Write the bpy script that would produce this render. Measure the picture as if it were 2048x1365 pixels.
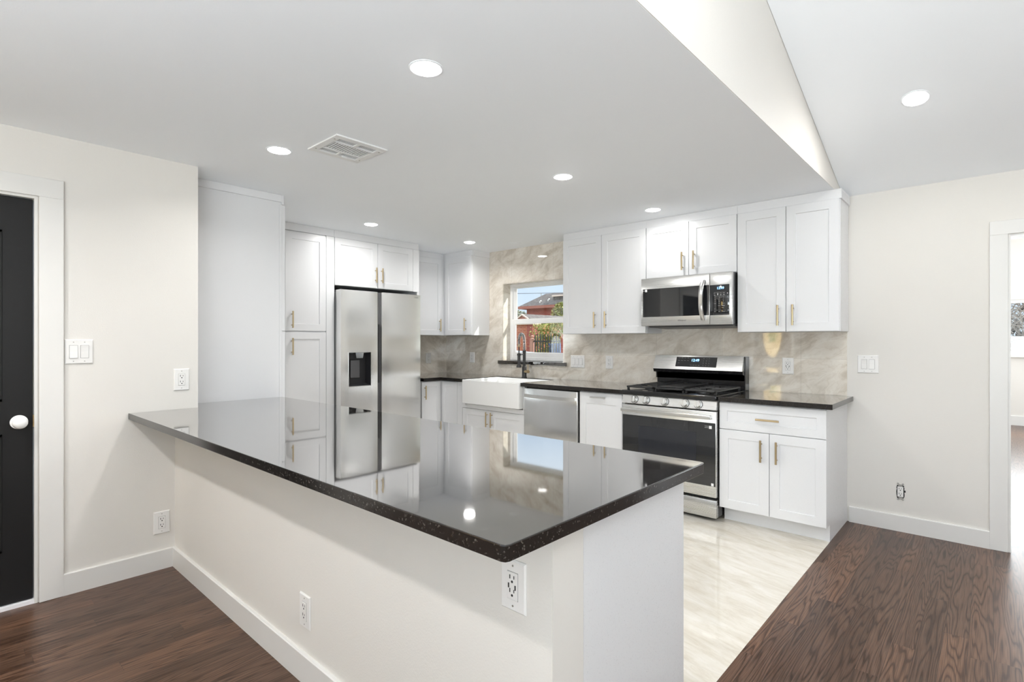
import bpy, bmesh, math, random
from mathutils import Vector, Matrix
from math import pi, sin, cos, radians

for _o in list(bpy.data.objects):
    bpy.data.objects.remove(_o)
SC = bpy.context.scene
COL = SC.collection
random.seed(7)

# ------------------------------------------------------------------ camera
cam_d = bpy.data.cameras.new('camera')
cam = bpy.data.objects.new('camera', cam_d)
COL.objects.link(cam)
cam_d.sensor_fit = 'HORIZONTAL'
cam_d.sensor_width = 36.0
cam_d.lens = 36.0 * 1064.034 / 2048.0
cam_d.clip_start = 0.02
cam_d.clip_end = 200.0
cam.location = (3.567, -4.532, 1.316)
cam.rotation_euler = (pi / 2, 0, radians(42.121))
SC.camera = cam

# ------------------------------------------------------------------ view, world, sun
SC.view_settings.view_transform = 'Standard'
SC.view_settings.look = 'None'
SC.view_settings.gamma = 1.0
SC.view_settings.exposure = 0.67
SC.view_settings.use_curve_mapping = False
SC.cycles.use_denoising = True
SC.cycles.max_bounces = 10
SC.cycles.diffuse_bounces = 7
SC.cycles.glossy_bounces = 5
SC.cycles.transmission_bounces = 6
SC.cycles.transparent_max_bounces = 8
SC.cycles.sample_clamp_indirect = 6.0
SC.cycles.caustics_reflective = False
SC.cycles.caustics_refractive = False

W = bpy.data.worlds.new('sky')
SC.world = W
W.use_nodes = True
wn = W.node_tree
wn.nodes.clear()
_out = wn.nodes.new('ShaderNodeOutputWorld')
_bg = wn.nodes.new('ShaderNodeBackground')
# clear pale sky: haze-white blue at the horizon, a little brighter overhead
_tc = wn.nodes.new('ShaderNodeTexCoord')
_sx = wn.nodes.new('ShaderNodeSeparateXYZ')
_sky = wn.nodes.new('ShaderNodeValToRGB')
_sky.color_ramp.elements[0].position = 0.0
_sky.color_ramp.elements[0].color = (0.52, 0.60, 0.68, 1)
_sky.color_ramp.elements[1].position = 0.32
_sky.color_ramp.elements[1].color = (1.15, 1.22, 1.30, 1)
_m = _sky.color_ramp.elements.new(0.16)
_m.color = (0.45, 0.56, 0.71, 1)
wn.links.new(_tc.outputs['Generated'], _sx.inputs[0])
wn.links.new(_sx.outputs['Z'], _sky.inputs[0])
_bg.inputs['Strength'].default_value = 1.0
wn.links.new(_sky.outputs[0], _bg.inputs[0])
wn.links.new(_bg.outputs[0], _out.inputs[0])

def lamp(name, kind, energy, color=(1, 1, 1)):
    d = bpy.data.lights.new(name, kind)
    d.energy = energy
    d.color = color
    o = bpy.data.objects.new(name, d)
    COL.objects.link(o)
    return o

sun = lamp('sun', 'SUN', 4.0, (1.0, 0.95, 0.87))
sun.data.angle = radians(0.6)
sun.rotation_euler = Vector((-1.2, -1.0, -1.3)).to_track_quat('-Z', 'Y').to_euler()

# area lamps standing in for daylight at unseen added openings and the sunroom window
def window_light(name, loc, direction, sx, sy, energy, color):
    o = lamp(name, 'AREA', energy, color)
    o.data.shape = 'RECTANGLE'
    o.data.size = sx
    o.data.size_y = sy
    o.location = loc
    o.rotation_euler = Vector(direction).to_track_quat('-Z', 'Y').to_euler()
    return o

DAY = (0.91, 0.965, 1.0)
window_light('ceiling_fill_patio', (4.75, -6.25, 1.15), (0, 0.35, 1.0), 2.3, 2.0, 165, DAY)  # added fill lamp turned upwards to brighten the ceiling
window_light('ceiling_fill_living', (2.5, -6.25, 1.45), (0, 0.35, 1.0), 1.2, 1.2, 30, DAY)  # second added fill, aimed up at the flat ceiling
window_light('door_glass_backlight', (0.405, -7.3, 1.28), (0, 1, 0), 0.8, 1.4, 34, (1.0, 0.96, 0.88))  # lamp added outside the door so the stained glass glows
window_light('daylight_sunroom', (4.6, 6.85, 1.55), (0, -1, 0), 2.8, 0.8, 60, DAY)
window_light('sunroom_side_fill', (6.95, 3.6, 1.45), (-1, 0, 0), 4.0, 1.5, 90, DAY)  # added fill at an unseen side window, brightens the sunroom
CAN_W = 5.2

# ------------------------------------------------------------------ materials
def newmat(name):
    m = bpy.data.materials.new(name)
    m.use_nodes = True
    nt = m.node_tree
    b = nt.nodes['Principled BSDF']
    return m, nt, b

def lk(nt, a, b):
    nt.links.new(a, b)

def paint(name, col, rough=0.5, spec=0.5, bump=0.0, bscale=300.0, metal=0.0, ior=None, coat=0.0):
    m, nt, b = newmat(name)
    b.inputs['Base Color'].default_value = (*col, 1)
    b.inputs['Roughness'].default_value = rough
    b.inputs['Specular IOR Level'].default_value = spec
    b.inputs['Metallic'].default_value = metal
    b.inputs['Coat Weight'].default_value = coat
    if ior:
        b.inputs['IOR'].default_value = ior
    tc = nt.nodes.new('ShaderNodeTexCoord')
    nz = nt.nodes.new('ShaderNodeTexNoise')
    nz.inputs['Scale'].default_value = bscale
    nz.inputs['Detail'].default_value = 3
    lk(nt, tc.outputs['Object'], nz.inputs['Vector'])
    if bump:
        bp = nt.nodes.new('ShaderNodeBump')
        bp.inputs['Strength'].default_value = bump
        bp.inputs['Distance'].default_value = 0.002
        lk(nt, nz.outputs['Fac'], bp.inputs['Height'])
        lk(nt, bp.outputs[0], b.inputs['Normal'])
    else:
        mr = nt.nodes.new('ShaderNodeMapRange')
        mr.inputs['To Min'].default_value = max(0.0, rough - 0.02)
        mr.inputs['To Max'].default_value = rough + 0.02
        lk(nt, nz.outputs['Fac'], mr.inputs['Value'])
        lk(nt, mr.outputs[0], b.inputs['Roughness'])
    return m

def ramp(nt, stops):
    r = nt.nodes.new('ShaderNodeValToRGB')
    el = r.color_ramp.elements
    while len(el) < len(stops):
        el.new(0.5)
    for e, (p, c) in zip(el, stops):
        e.position = p
        e.color = (*c, 1)
    return r

def math_node(nt, op, a, b=None):
    n = nt.nodes.new('ShaderNodeMath')
    n.operation = op
    for i, v in enumerate((a, b)):
        if v is None:
            continue
        if isinstance(v, (int, float)):
            n.inputs[i].default_value = v
        else:
            lk(nt, v, n.inputs[i])
    return n.outputs[0]

def mat_wood():
    m, nt, b = newmat('dark_oak')
    tc = nt.nodes.new('ShaderNodeTexCoord')
    sp = nt.nodes.new('ShaderNodeSeparateXYZ')
    lk(nt, tc.outputs['Object'], sp.inputs[0])
    PW, PL = 0.083, 1.25
    xi = math_node(nt, 'FLOOR', math_node(nt, 'DIVIDE', sp.outputs['X'], PW))
    wn1 = nt.nodes.new('ShaderNodeTexWhiteNoise'); wn1.noise_dimensions = '1D'
    lk(nt, xi, wn1.inputs['W'])
    yo = math_node(nt, 'ADD', sp.outputs['Y'], math_node(nt, 'MULTIPLY', wn1.outputs['Value'], 7.3))
    yi = math_node(nt, 'FLOOR', math_node(nt, 'DIVIDE', yo, PL))
    cmb = nt.nodes.new('ShaderNodeCombineXYZ')
    lk(nt, xi, cmb.inputs[0]); lk(nt, yi, cmb.inputs[1])
    wn2 = nt.nodes.new('ShaderNodeTexWhiteNoise'); wn2.noise_dimensions = '3D'
    lk(nt, cmb.outputs[0], wn2.inputs['Vector'])
    # grain space, shifted per board
    gx = math_node(nt, 'ADD', math_node(nt, 'MULTIPLY', sp.outputs['X'], 1.0), math_node(nt, 'MULTIPLY', wn2.outputs['Value'], 13.0))
    gy = math_node(nt, 'ADD', math_node(nt, 'MULTIPLY', sp.outputs['Y'], 0.065), math_node(nt, 'MULTIPLY', wn2.outputs['Value'], 29.0))
    gv = nt.nodes.new('ShaderNodeCombineXYZ')
    lk(nt, gx, gv.inputs[0]); lk(nt, gy, gv.inputs[1])
    n1 = nt.nodes.new('ShaderNodeTexNoise')
    n1.inputs['Scale'].default_value = 9.0; n1.inputs['Detail'].default_value = 2.5; n1.inputs['Roughness'].default_value = 0.45
    lk(nt, gv.outputs[0], n1.inputs['Vector'])
    rings = math_node(nt, 'SINE', math_node(nt, 'MULTIPLY', n1.outputs['Fac'], 150.0))
    rings = math_node(nt, 'POWER', math_node(nt, 'MULTIPLY_ADD', rings, 0.5), 1.0) if False else rings
    # fine pores
    fv = nt.nodes.new('ShaderNodeCombineXYZ')
    lk(nt, math_node(nt, 'MULTIPLY', gx, 1.0), fv.inputs[0]); lk(nt, math_node(nt, 'MULTIPLY', gy, 0.25), fv.inputs[1])
    n2 = nt.nodes.new('ShaderNodeTexNoise')
    n2.inputs['Scale'].default_value = 330.0; n2.inputs['Detail'].default_value = 2.0
    lk(nt, fv.outputs[0], n2.inputs['Vector'])
    rr = ramp(nt, [(0.0, (0.045, 0.022, 0.013)), (0.22, (0.094, 0.051, 0.033)), (1.0, (0.120, 0.068, 0.045))])
    lk(nt, math_node(nt, 'ADD', math_node(nt, 'MULTIPLY', rings, 0.5), 0.5), rr.inputs[0])
    pr = ramp(nt, [(0.34, (0.45, 0.42, 0.40)), (0.56, (1.05, 1.05, 1.05))])
    lk(nt, n2.outputs['Fac'], pr.inputs[0])
    mx = nt.nodes.new('ShaderNodeMix'); mx.data_type = 'RGBA'; mx.blend_type = 'MULTIPLY'
    mx.inputs['Factor'].default_value = 0.75
    lk(nt, rr.outputs[0], mx.inputs['A']); lk(nt, pr.outputs[0], mx.inputs['B'])
    tr = ramp(nt, [(0.0, (0.74, 0.72, 0.70)), (0.5, (1.0, 1.0, 1.0)), (1.0, (1.4, 1.34, 1.25))])
    lk(nt, wn2.outputs['Value'], tr.inputs[0])
    m2 = nt.nodes.new('ShaderNodeMix'); m2.data_type = 'RGBA'; m2.blend_type = 'MULTIPLY'
    m2.inputs['Factor'].default_value = 1.0
    lk(nt, mx.outputs['Result'], m2.inputs['A']); lk(nt, tr.outputs[0], m2.inputs['B'])
    # seams
    fx = math_node(nt, 'FRACT', math_node(nt, 'DIVIDE', sp.outputs['X'], PW))
    ex = math_node(nt, 'MINIMUM', fx, math_node(nt, 'SUBTRACT', 1.0, fx))
    sx = math_node(nt, 'LESS_THAN', ex, 0.011)
    fy = math_node(nt, 'FRACT', math_node(nt, 'DIVIDE', yo, PL))
    sy = math_node(nt, 'LESS_THAN', fy, 0.0012)
    seam = math_node(nt, 'MAXIMUM', sx, sy)
    m3 = nt.nodes.new('ShaderNodeMix'); m3.data_type = 'RGBA'
    lk(nt, math_node(nt, 'MULTIPLY', seam, 0.7), m3.inputs['Factor'])
    lk(nt, m2.outputs['Result'], m3.inputs['A']); m3.inputs['B'].default_value = (0.018, 0.010, 0.007, 1)
    lk(nt, m3.outputs['Result'], b.inputs['Base Color'])
    b.inputs['Roughness'].default_value = 0.28
    b.inputs['Specular IOR Level'].default_value = 0.32
    bp = nt.nodes.new('ShaderNodeBump')
    bp.inputs['Strength'].default_value = 0.25; bp.inputs['Distance'].default_value = 0.001
    lk(nt, math_node(nt, 'SUBTRACT', n2.outputs['Fac'], seam), bp.inputs['Height'])
    lk(nt, bp.outputs[0], b.inputs['Normal'])
    return m

def mat_stone(name, base, dark, light, vein, rough, stretch, rot, scale, grout=None, ior=1.5, spec=0.5, coordrot=None, amt=1.0):
    """veined stone in slabs: stretched warped noise, thin seams every grout[0] x grout[1] metres (u along X+Y, v along Z or Y)"""
    m, nt, b = newmat(name)
    tc = nt.nodes.new('ShaderNodeTexCoord')
    mp = nt.nodes.new('ShaderNodeMapping')
    mp.inputs['Rotation'].default_value = rot
    lk(nt, tc.outputs['Object'], mp.inputs['Vector'])
    mp2 = nt.nodes.new('ShaderNodeMapping')
    mp2.inputs['Scale'].default_value = stretch
    lk(nt, mp.outputs[0], mp2.inputs['Vector'])
    n0 = nt.nodes.new('ShaderNodeTexNoise')
    n0.inputs['Scale'].default_value = scale * 0.5; n0.inputs['Detail'].default_value = 3
    lk(nt, mp2.outputs[0], n0.inputs['Vector'])
    va = nt.nodes.new('ShaderNodeVectorMath'); va.operation = 'MULTIPLY_ADD'
    lk(nt, n0.outputs['Color'], va.inputs[0]); va.inputs[1].default_value = (0.6, 0.6, 0.6)
    lk(nt, mp2.outputs[0], va.inputs[2])
    n1 = nt.nodes.new('ShaderNodeTexNoise')
    n1.inputs['Scale'].default_value = scale; n1.inputs['Detail'].default_value = 9; n1.inputs['Roughness'].default_value = 0.62
    lk(nt, va.outputs[0], n1.inputs['Vector'])
    r1 = ramp(nt, [(0.32, dark), (0.49, base), (0.68, light)])
    lk(nt, n1.outputs['Fac'], r1.inputs[0])
    n2 = nt.nodes.new('ShaderNodeTexNoise')
    n2.inputs['Scale'].default_value = scale * 2.2; n2.inputs['Detail'].default_value = 6
    lk(nt, va.outputs[0], n2.inputs['Vector'])
    v = math_node(nt, 'ABSOLUTE', math_node(nt, 'SUBTRACT', n2.outputs['Fac'], 0.5))
    v = math_node(nt, 'SUBTRACT', 1.0, math_node(nt, 'MINIMUM', math_node(nt, 'MULTIPLY', v, 22.0), 1.0))
    mx = nt.nodes.new('ShaderNodeMix'); mx.data_type = 'RGBA'
    lk(nt, math_node(nt, 'MULTIPLY', v, 0.5 * amt), mx.inputs['Factor'])
    lk(nt, r1.outputs[0], mx.inputs['A']); mx.inputs['B'].default_value = (*vein, 1)
    col = mx.outputs['Result']
    if grout:
        gu, gv, ax, ou, ov, gcol = grout
        sp = nt.nodes.new('ShaderNodeSeparateXYZ'); lk(nt, tc.outputs['Object'], sp.inputs[0])
        fu = math_node(nt, 'FRACT', math_node(nt, 'DIVIDE', math_node(nt, 'ADD', sp.outputs[ax[0]], ou), gu))
        fv = math_node(nt, 'FRACT', math_node(nt, 'DIVIDE', math_node(nt, 'ADD', sp.outputs[ax[1]], ov), gv))
        s = math_node(nt, 'MAXIMUM', math_node(nt, 'LESS_THAN', fu, 0.0022 / gu), math_node(nt, 'LESS_THAN', fv, 0.0022 / gv))
        mg = nt.nodes.new('ShaderNodeMix'); mg.data_type = 'RGBA'
        lk(nt, math_node(nt, 'MULTIPLY', s, 0.6), mg.inputs['Factor'])
        lk(nt, col, mg.inputs['A']); mg.inputs['B'].default_value = (*gcol, 1)
        col = mg.outputs['Result']
    lk(nt, col, b.inputs['Base Color'])
    b.inputs['Roughness'].default_value = rough
    b.inputs['IOR'].default_value = ior
    b.inputs['Specular IOR Level'].default_value = spec
    return m

def mat_granite(name='black_granite', edge=False):
    m, nt, b = newmat(name)
    tc = nt.nodes.new('ShaderNodeTexCoord')
    vo = nt.nodes.new('ShaderNodeTexVoronoi'); vo.inputs['Scale'].default_value = 300
    lk(nt, tc.outputs['Object'], vo.inputs['Vector'])
    nz = nt.nodes.new('ShaderNodeTexNoise'); nz.inputs['Scale'].default_value = 90; nz.inputs['Detail'].default_value = 6
    lk(nt, tc.outputs['Object'], nz.inputs['Vector'])
    sep = nt.nodes.new('ShaderNodeSeparateXYZ'); lk(nt, vo.outputs['Color'], sep.inputs[0])
    r = ramp(nt, [(0.0, (0.011, 0.009, 0.008)), (0.88, (0.016, 0.0135, 0.012)), (1.0, (0.075, 0.068, 0.06))])
    lk(nt, math_node(nt, 'MULTIPLY', sep.outputs[0], math_node(nt, 'ADD', nz.outputs['Fac'], 0.45)), r.inputs[0])
    lk(nt, r.outputs[0], b.inputs['Base Color'])
    if edge:
        b.inputs['Roughness'].default_value = 0.15
        return m
    b.inputs['Roughness'].default_value = 0.4
    b.inputs['Specular IOR Level'].default_value = 0.0
    # polished surface: mirror share rises towards grazing view like a Fresnel curve
    gl = nt.nodes.new('ShaderNodeBsdfGlossy')
    gl.inputs['Roughness'].default_value = 0.035
    gl.inputs['Color'].default_value = (0.97, 0.965, 0.96, 1)
    lw = nt.nodes.new('ShaderNodeLayerWeight'); lw.inputs['Blend'].default_value = 0.5
    f = math_node(nt, 'ADD', math_node(nt, 'MULTIPLY', math_node(nt, 'POWER', lw.outputs['Facing'], 2.3), 0.82), 0.17)
    ms = nt.nodes.new('ShaderNodeMixShader')
    lk(nt, f, ms.inputs[0]); lk(nt, b.outputs[0], ms.inputs[1]); lk(nt, gl.outputs[0], ms.inputs[2])
    lk(nt, ms.outputs[0], nt.nodes['Material Output'].inputs[0])
    return m

def mat_steel(name='brushed_steel', col=(0.88, 0.88, 0.865), rough=0.20, axis='Z', aniso=0.88):
    m, nt, b = newmat(name)
    b.inputs['Base Color'].default_value = (*col, 1)
    b.inputs['Metallic'].default_value = 1.0
    tc = nt.nodes.new('ShaderNodeTexCoord')
    mp = nt.nodes.new('ShaderNodeMapping')
    mp.inputs['Scale'].default_value = (2, 2, 260)
    lk(nt, tc.outputs['Object'], mp.inputs['Vector'])
    nz = nt.nodes.new('ShaderNodeTexNoise'); nz.inputs['Scale'].default_value = 1.0; nz.inputs['Detail'].default_value = 2
    lk(nt, mp.outputs[0], nz.inputs['Vector'])
    mr = nt.nodes.new('ShaderNodeMapRange')
    mr.inputs['To Min'].default_value = rough - 0.03; mr.inputs['To Max'].default_value = rough + 0.03
    lk(nt, nz.outputs['Fac'], mr.inputs['Value']); lk(nt, mr.outputs[0], b.inputs['Roughness'])
    tg = nt.nodes.new('ShaderNodeTangent'); tg.direction_type = 'RADIAL'; tg.axis = axis
    lk(nt, tg.outputs[0], b.inputs['Tangent'])
    b.inputs['Anisotropic'].default_value = aniso
    b.inputs['Anisotropic Rotation'].default_value = 0.0
    return m

def mat_glass(name, col=(1, 1, 1), refl=0.10, rough=0.0):
    """thin clear pane: mostly transparent with a mirror share"""
    m = bpy.data.materials.new(name); m.use_nodes = True
    nt = m.node_tree; nt.nodes.clear()
    o = nt.nodes.new('ShaderNodeOutputMaterial')
    mix = nt.nodes.new('ShaderNodeMixShader')
    t = nt.nodes.new('ShaderNodeBsdfTransparent'); t.inputs[0].default_value = (*col, 1)
    g = nt.nodes.new('ShaderNodeBsdfGlossy'); g.inputs['Roughness'].default_value = rough
    fr = nt.nodes.new('ShaderNodeLayerWeight'); fr.inputs['Blend'].default_value = 0.5
    f5 = math_node(nt, 'POWER', fr.outputs['Facing'], 5.0)
    lk(nt, math_node(nt, 'ADD', math_node(nt, 'MULTIPLY', f5, 0.8), refl * 0.4), mix.inputs[0])
    lk(nt, t.outputs[0], mix.inputs[1]); lk(nt, g.outputs[0], mix.inputs[2]); lk(nt, mix.outputs[0], o.inputs[0])
    return m

def mat_emit(name, col, strength):
    m = bpy.data.materials.new(name); m.use_nodes = True
    nt = m.node_tree; nt.nodes.clear()
    o = nt.nodes.new('ShaderNodeOutputMaterial')
    e = nt.nodes.new('ShaderNodeEmission'); e.inputs[0].default_value = (*col, 1); e.inputs[1].default_value = strength
    lk(nt, e.outputs[0], o.inputs[0])
    return m

def mat_translucent(name, col):
    m = bpy.data.materials.new(name); m.use_nodes = True
    nt = m.node_tree; nt.nodes.clear()
    o = nt.nodes.new('ShaderNodeOutputMaterial')
    a = nt.nodes.new('ShaderNodeBsdfTransparent'); a.inputs[0].default_value = (*col, 1)
    d = nt.nodes.new('ShaderNodeBsdfTranslucent'); d.inputs[0].default_value = (*col, 1)
    mx = nt.nodes.new('ShaderNodeMixShader'); mx.inputs[0].default_value = 0.85
    lk(nt, a.outputs[0], mx.inputs[1]); lk(nt, d.outputs[0], mx.inputs[2]); lk(nt, mx.outputs[0], o.inputs[0])
    return m

def mat_brick(name, c1, c2, mortar, scale=1.0):
    m, nt, b = newmat(name)
    tc = nt.nodes.new('ShaderNodeTexCoord')
    sp = nt.nodes.new('ShaderNodeSeparateXYZ'); lk(nt, tc.outputs['Object'], sp.inputs[0])
    cm = nt.nodes.new('ShaderNodeCombineXYZ')
    lk(nt, math_node(nt, 'ADD', sp.outputs[0], sp.outputs[1]), cm.inputs[0]); lk(nt, sp.outputs[2], cm.inputs[1])
    br = nt.nodes.new('ShaderNodeTexBrick')
    br.inputs['Color1'].default_value = (*c1, 1); br.inputs['Color2'].default_value = (*c2, 1); br.inputs['Mortar'].default_value = (*mortar, 1)
    br.inputs['Scale'].default_value = 1.0 / scale
    br.inputs['Mortar Size'].default_value = 0.006
    br.inputs['Brick Width'].default_value = 0.21; br.inputs['Row Height'].default_value = 0.075
    lk(nt, cm.outputs[0], br.inputs['Vector'])
    lk(nt, br.outputs[0], b.inputs['Base Color'])
    b.inputs['Roughness'].default_value = 0.9
    return m

def mat_varied(name, stops, scale, rough=0.7, spec=0.3):
    m, nt, b = newmat(name)
    tc = nt.nodes.new('ShaderNodeTexCoord')
    nz = nt.nodes.new('ShaderNodeTexNoise'); nz.inputs['Scale'].default_value = scale; nz.inputs['Detail'].default_value = 4
    lk(nt, tc.outputs['Object'], nz.inputs['Vector'])
    r = ramp(nt, stops); lk(nt, nz.outputs['Fac'], r.inputs[0]); lk(nt, r.outputs[0], b.inputs['Base Color'])
    b.inputs['Roughness'].default_value = rough
    b.inputs['Specular IOR Level'].default_value = spec
    return m

MT = dict(
    wall=paint('wall_paint', (0.725, 0.702, 0.665), 0.6, 0.3, bump=0.22, bscale=180),
    ceil=paint('ceiling_paint', (0.915, 0.94, 0.975), 0.7, 0.2, bump=0.12, bscale=160),
    trim=paint('trim_paint', (0.73, 0.72, 0.70), 0.35, 0.5),
    cab=paint('cabinet_lacquer', (0.735, 0.74, 0.755), 0.28, 0.5),
    plate=paint('white_plastic', (0.80, 0.79, 0.775), 0.3, 0.5),
    gap=paint('gap_shade_grey', (0.22, 0.215, 0.21), 0.6),  # shadow tone painted into the gaps around rockers and receptacles
    slot=paint('dark_slot', (0.02, 0.02, 0.02), 0.5),
    screw=paint('screw_steel', (0.45, 0.44, 0.42), 0.4, metal=0.8),
    wood=mat_wood(),
    tile=mat_stone('floor_marble', (0.67, 0.63, 0.555), (0.585, 0.535, 0.45), (0.73, 0.70, 0.645), (0.51, 0.45, 0.365), 0.04,
                   (1.3, 5.0, 1.0), (0, 0, radians(16)), 3.2, grout=(1.2, 0.6, 'XY', 0.2, 0.03, (0.55, 0.52, 0.46)), amt=0.35),
    splash=mat_stone('taupe_quartzite', (0.71, 0.655, 0.575), (0.53, 0.47, 0.39), (0.80, 0.76, 0.69), (0.44, 0.355, 0.27), 0.035,
                     (1.0, 1.0, 2.0), (0, radians(28), radians(20)), 4.6, grout=(0.60, 1.2, 'XZ', 0.53, 0.02, (0.38, 0.34, 0.29)), amt=0.38, ior=1.6),
    splash2=mat_stone('taupe_quartzite_side', (0.71, 0.655, 0.575), (0.53, 0.47, 0.39), (0.80, 0.76, 0.69), (0.44, 0.355, 0.27), 0.035,
                      (1.0, 1.0, 2.0), (radians(28), 0, radians(20)), 4.6, amt=0.38, ior=1.6),
    granite=mat_granite(),
    granite_edge=mat_granite('granite_edge', True),
    brass=paint('brushed_brass', (0.55, 0.43, 0.26), 0.3, metal=1.0),
    chrome=paint('polished_chrome', (0.72, 0.72, 0.72), 0.12, metal=1.0),
    steel=mat_steel('brushed_steel', (0.68, 0.68, 0.67), 0.28),
    steel_fridge=mat_steel('brushed_steel_fridge', (0.90, 0.90, 0.885)),
    steel_pale=mat_steel('brushed_steel_pale', (0.76, 0.77, 0.78)),
    steel_dark=paint('grey_steel_side', (0.17, 0.17, 0.175), 0.4, metal=0.6),
    satin=paint('satin_steel', (0.68, 0.68, 0.67), 0.28, metal=1.0),
    black=paint('black_enamel', (0.012, 0.012, 0.013), 0.16, 0.5),
    blackglass=paint('black_glass', (0.010, 0.011, 0.013), 0.03, 0.5, ior=1.75),
    iron=paint('cast_iron', (0.025, 0.025, 0.026), 0.38, 0.5, bump=0.2, bscale=400),
    matteblack=paint('matte_black_metal', (0.02, 0.02, 0.02), 0.35, 0.5),
    plastic_black=paint('black_plastic', (0.018, 0.018, 0.02), 0.45),
    greyplastic=paint('grey_plastic', (0.10, 0.10, 0.105), 0.35),
    blackdoor=paint('black_door_paint', (0.009, 0.009, 0.0095), 0.45, 0.3),
    ceramic=paint('white_ceramic', (0.86, 0.86, 0.855), 0.08, 0.5),
    glow=mat_emit('lamp_glow', (1.0, 0.99, 0.975), 22.0),
    bluelight=mat_emit('blue_digits', (0.25, 0.55, 1.0), 3.0),
    legend=paint('grey_legend', (0.26, 0.26, 0.26), 0.5),
    sticker=paint('paper_sticker', (0.85, 0.85, 0.85), 0.6),
    pane=mat_glass('window_glass', (0.97, 0.985, 0.98), 0.10),
    vinyl=paint('white_vinyl', (0.84, 0.84, 0.84), 0.3),
    spring=paint('spring_steel', (0.55, 0.55, 0.55), 0.2, metal=1.0),
    brick=mat_brick('red_brick', (0.36, 0.085, 0.065), (0.28, 0.06, 0.05), (0.40, 0.20, 0.17)),
    brick_near=mat_brick('orange_brick', (0.50, 0.15, 0.075), (0.36, 0.09, 0.05), (0.50, 0.36, 0.30)),
    shingle=mat_varied('grey_shingle', [(0.3, (0.09, 0.08, 0.08)), (0.7, (0.19, 0.175, 0.17))], 6.0, 0.9),
    pinkbrick=paint('pale_red_brick', (0.42, 0.22, 0.18), 0.8),
    fascia=paint('brown_red_fascia', (0.36, 0.13, 0.10), 0.6),
    rake=paint('pale_fascia', (0.72, 0.60, 0.55), 0.6),
    leaf=mat_varied('hedge_leaf', [(0.25, (0.09, 0.13, 0.03)), (0.5, (0.30, 0.33, 0.08)), (0.75, (0.50, 0.47, 0.20))], 3.0, 0.6),
    leaf2=mat_varied('grey_green_leaf', [(0.3, (0.16, 0.18, 0.12)), (0.7, (0.34, 0.35, 0.26))], 2.0, 0.7),
    leaf3=mat_varied('dead_leaf', [(0.3, (0.05, 0.045, 0.04)), (0.7, (0.16, 0.14, 0.13))], 3.0, 0.8),
    bark=mat_varied('overlit_twig', [(0.3, (0.22, 0.19, 0.18)), (0.7, (0.62, 0.58, 0.56))], 9.0, 0.8),  # whitish tone has the overexposed outdoor light put into the colour
    fence=paint('black_iron_paint', (0.02, 0.022, 0.026), 0.4),
    bin=paint('blue_plastic', (0.06, 0.12, 0.30), 0.5),
    ground=mat_varied('dry_lawn', [(0.3, (0.20, 0.20, 0.09)), (0.7, (0.36, 0.33, 0.19))], 2.5, 0.95),
    ledge=paint('grey_metal_ledge', (0.24, 0.27, 0.31), 0.45),
    amber=mat_translucent('amber_glass', (1.0, 0.74, 0.34)),
    green=mat_translucent('green_glass', (0.20, 0.55, 0.12)),
    door_light=paint('door_light_white', (0.85, 0.85, 0.88), 0.4),  # white tone stands in for light coming under the black door
)

# ------------------------------------------------------------------ mesh helpers
def NB():
    return bmesh.new()

def box(bm, x0, x1, y0, y1, z0, z1, bev=0.0, seg=2):
    x0, x1 = min(x0, x1), max(x0, x1)
    y0, y1 = min(y0, y1), max(y0, y1)
    z0, z1 = min(z0, z1), max(z0, z1)
    vs = [bm.verts.new(p) for p in ((x0, y0, z0), (x1, y0, z0), (x1, y1, z0), (x0, y1, z0), (x0, y0, z1), (x1, y0, z1), (x1, y1, z1), (x0, y1, z1))]
    fs = [bm.faces.new([vs[i] for i in f]) for f in ((3, 2, 1, 0), (4, 5, 6, 7), (0, 1, 5, 4), (1, 2, 6, 5), (2, 3, 7, 6), (3, 0, 4, 7))]
    if bev:
        es = set(e for f in fs for e in f.edges)
        bmesh.ops.bevel(bm, geom=list(es), offset=bev, segments=seg, profile=0.5, affect='EDGES')

def prism(bm, pts, axis, a, b):
    """pts = 2D outline in the two other axes (cyclic order x->yz, y->xz, z->xy), extruded from a to b along axis"""
    def P(p, t):
        return {'x': (t, p[0], p[1]), 'y': (p[0], t, p[1]), 'z': (p[0], p[1], t)}[axis]
    v0 = [bm.verts.new(P(p, a)) for p in pts]
    v1 = [bm.verts.new(P(p, b)) for p in pts]
    bm.faces.new(v0); bm.faces.new(v1[::-1])
    n = len(pts)
    for i in range(n):
        bm.faces.new((v0[i], v0[(i + 1) % n], v1[(i + 1) % n], v1[i]))

def frame_of(d):
    d = d.normalized()
    u = d.cross(Vector((0, 0, 1)))
    if u.length < 1e-4:
        u = Vector((1, 0, 0))
    u.normalize()
    return u, d.cross(u).normalized()

def cyl(bm, p0, p1, r, seg=20, r2=None):
    p0, p1 = Vector(p0), Vector(p1)
    r2 = r if r2 is None else r2
    u, v = frame_of(p1 - p0)
    A, B = [], []
    for i in range(seg):
        a = 2 * pi * i / seg
        w = u * cos(a) + v * sin(a)
        A.append(bm.verts.new(p0 + w * r)); B.append(bm.verts.new(p1 + w * r2))
    for i in range(seg):
        j = (i + 1) % seg
        bm.faces.new((A[i], A[j], B[j], B[i]))
    bm.faces.new(A[::-1]); bm.faces.new(B)

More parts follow.
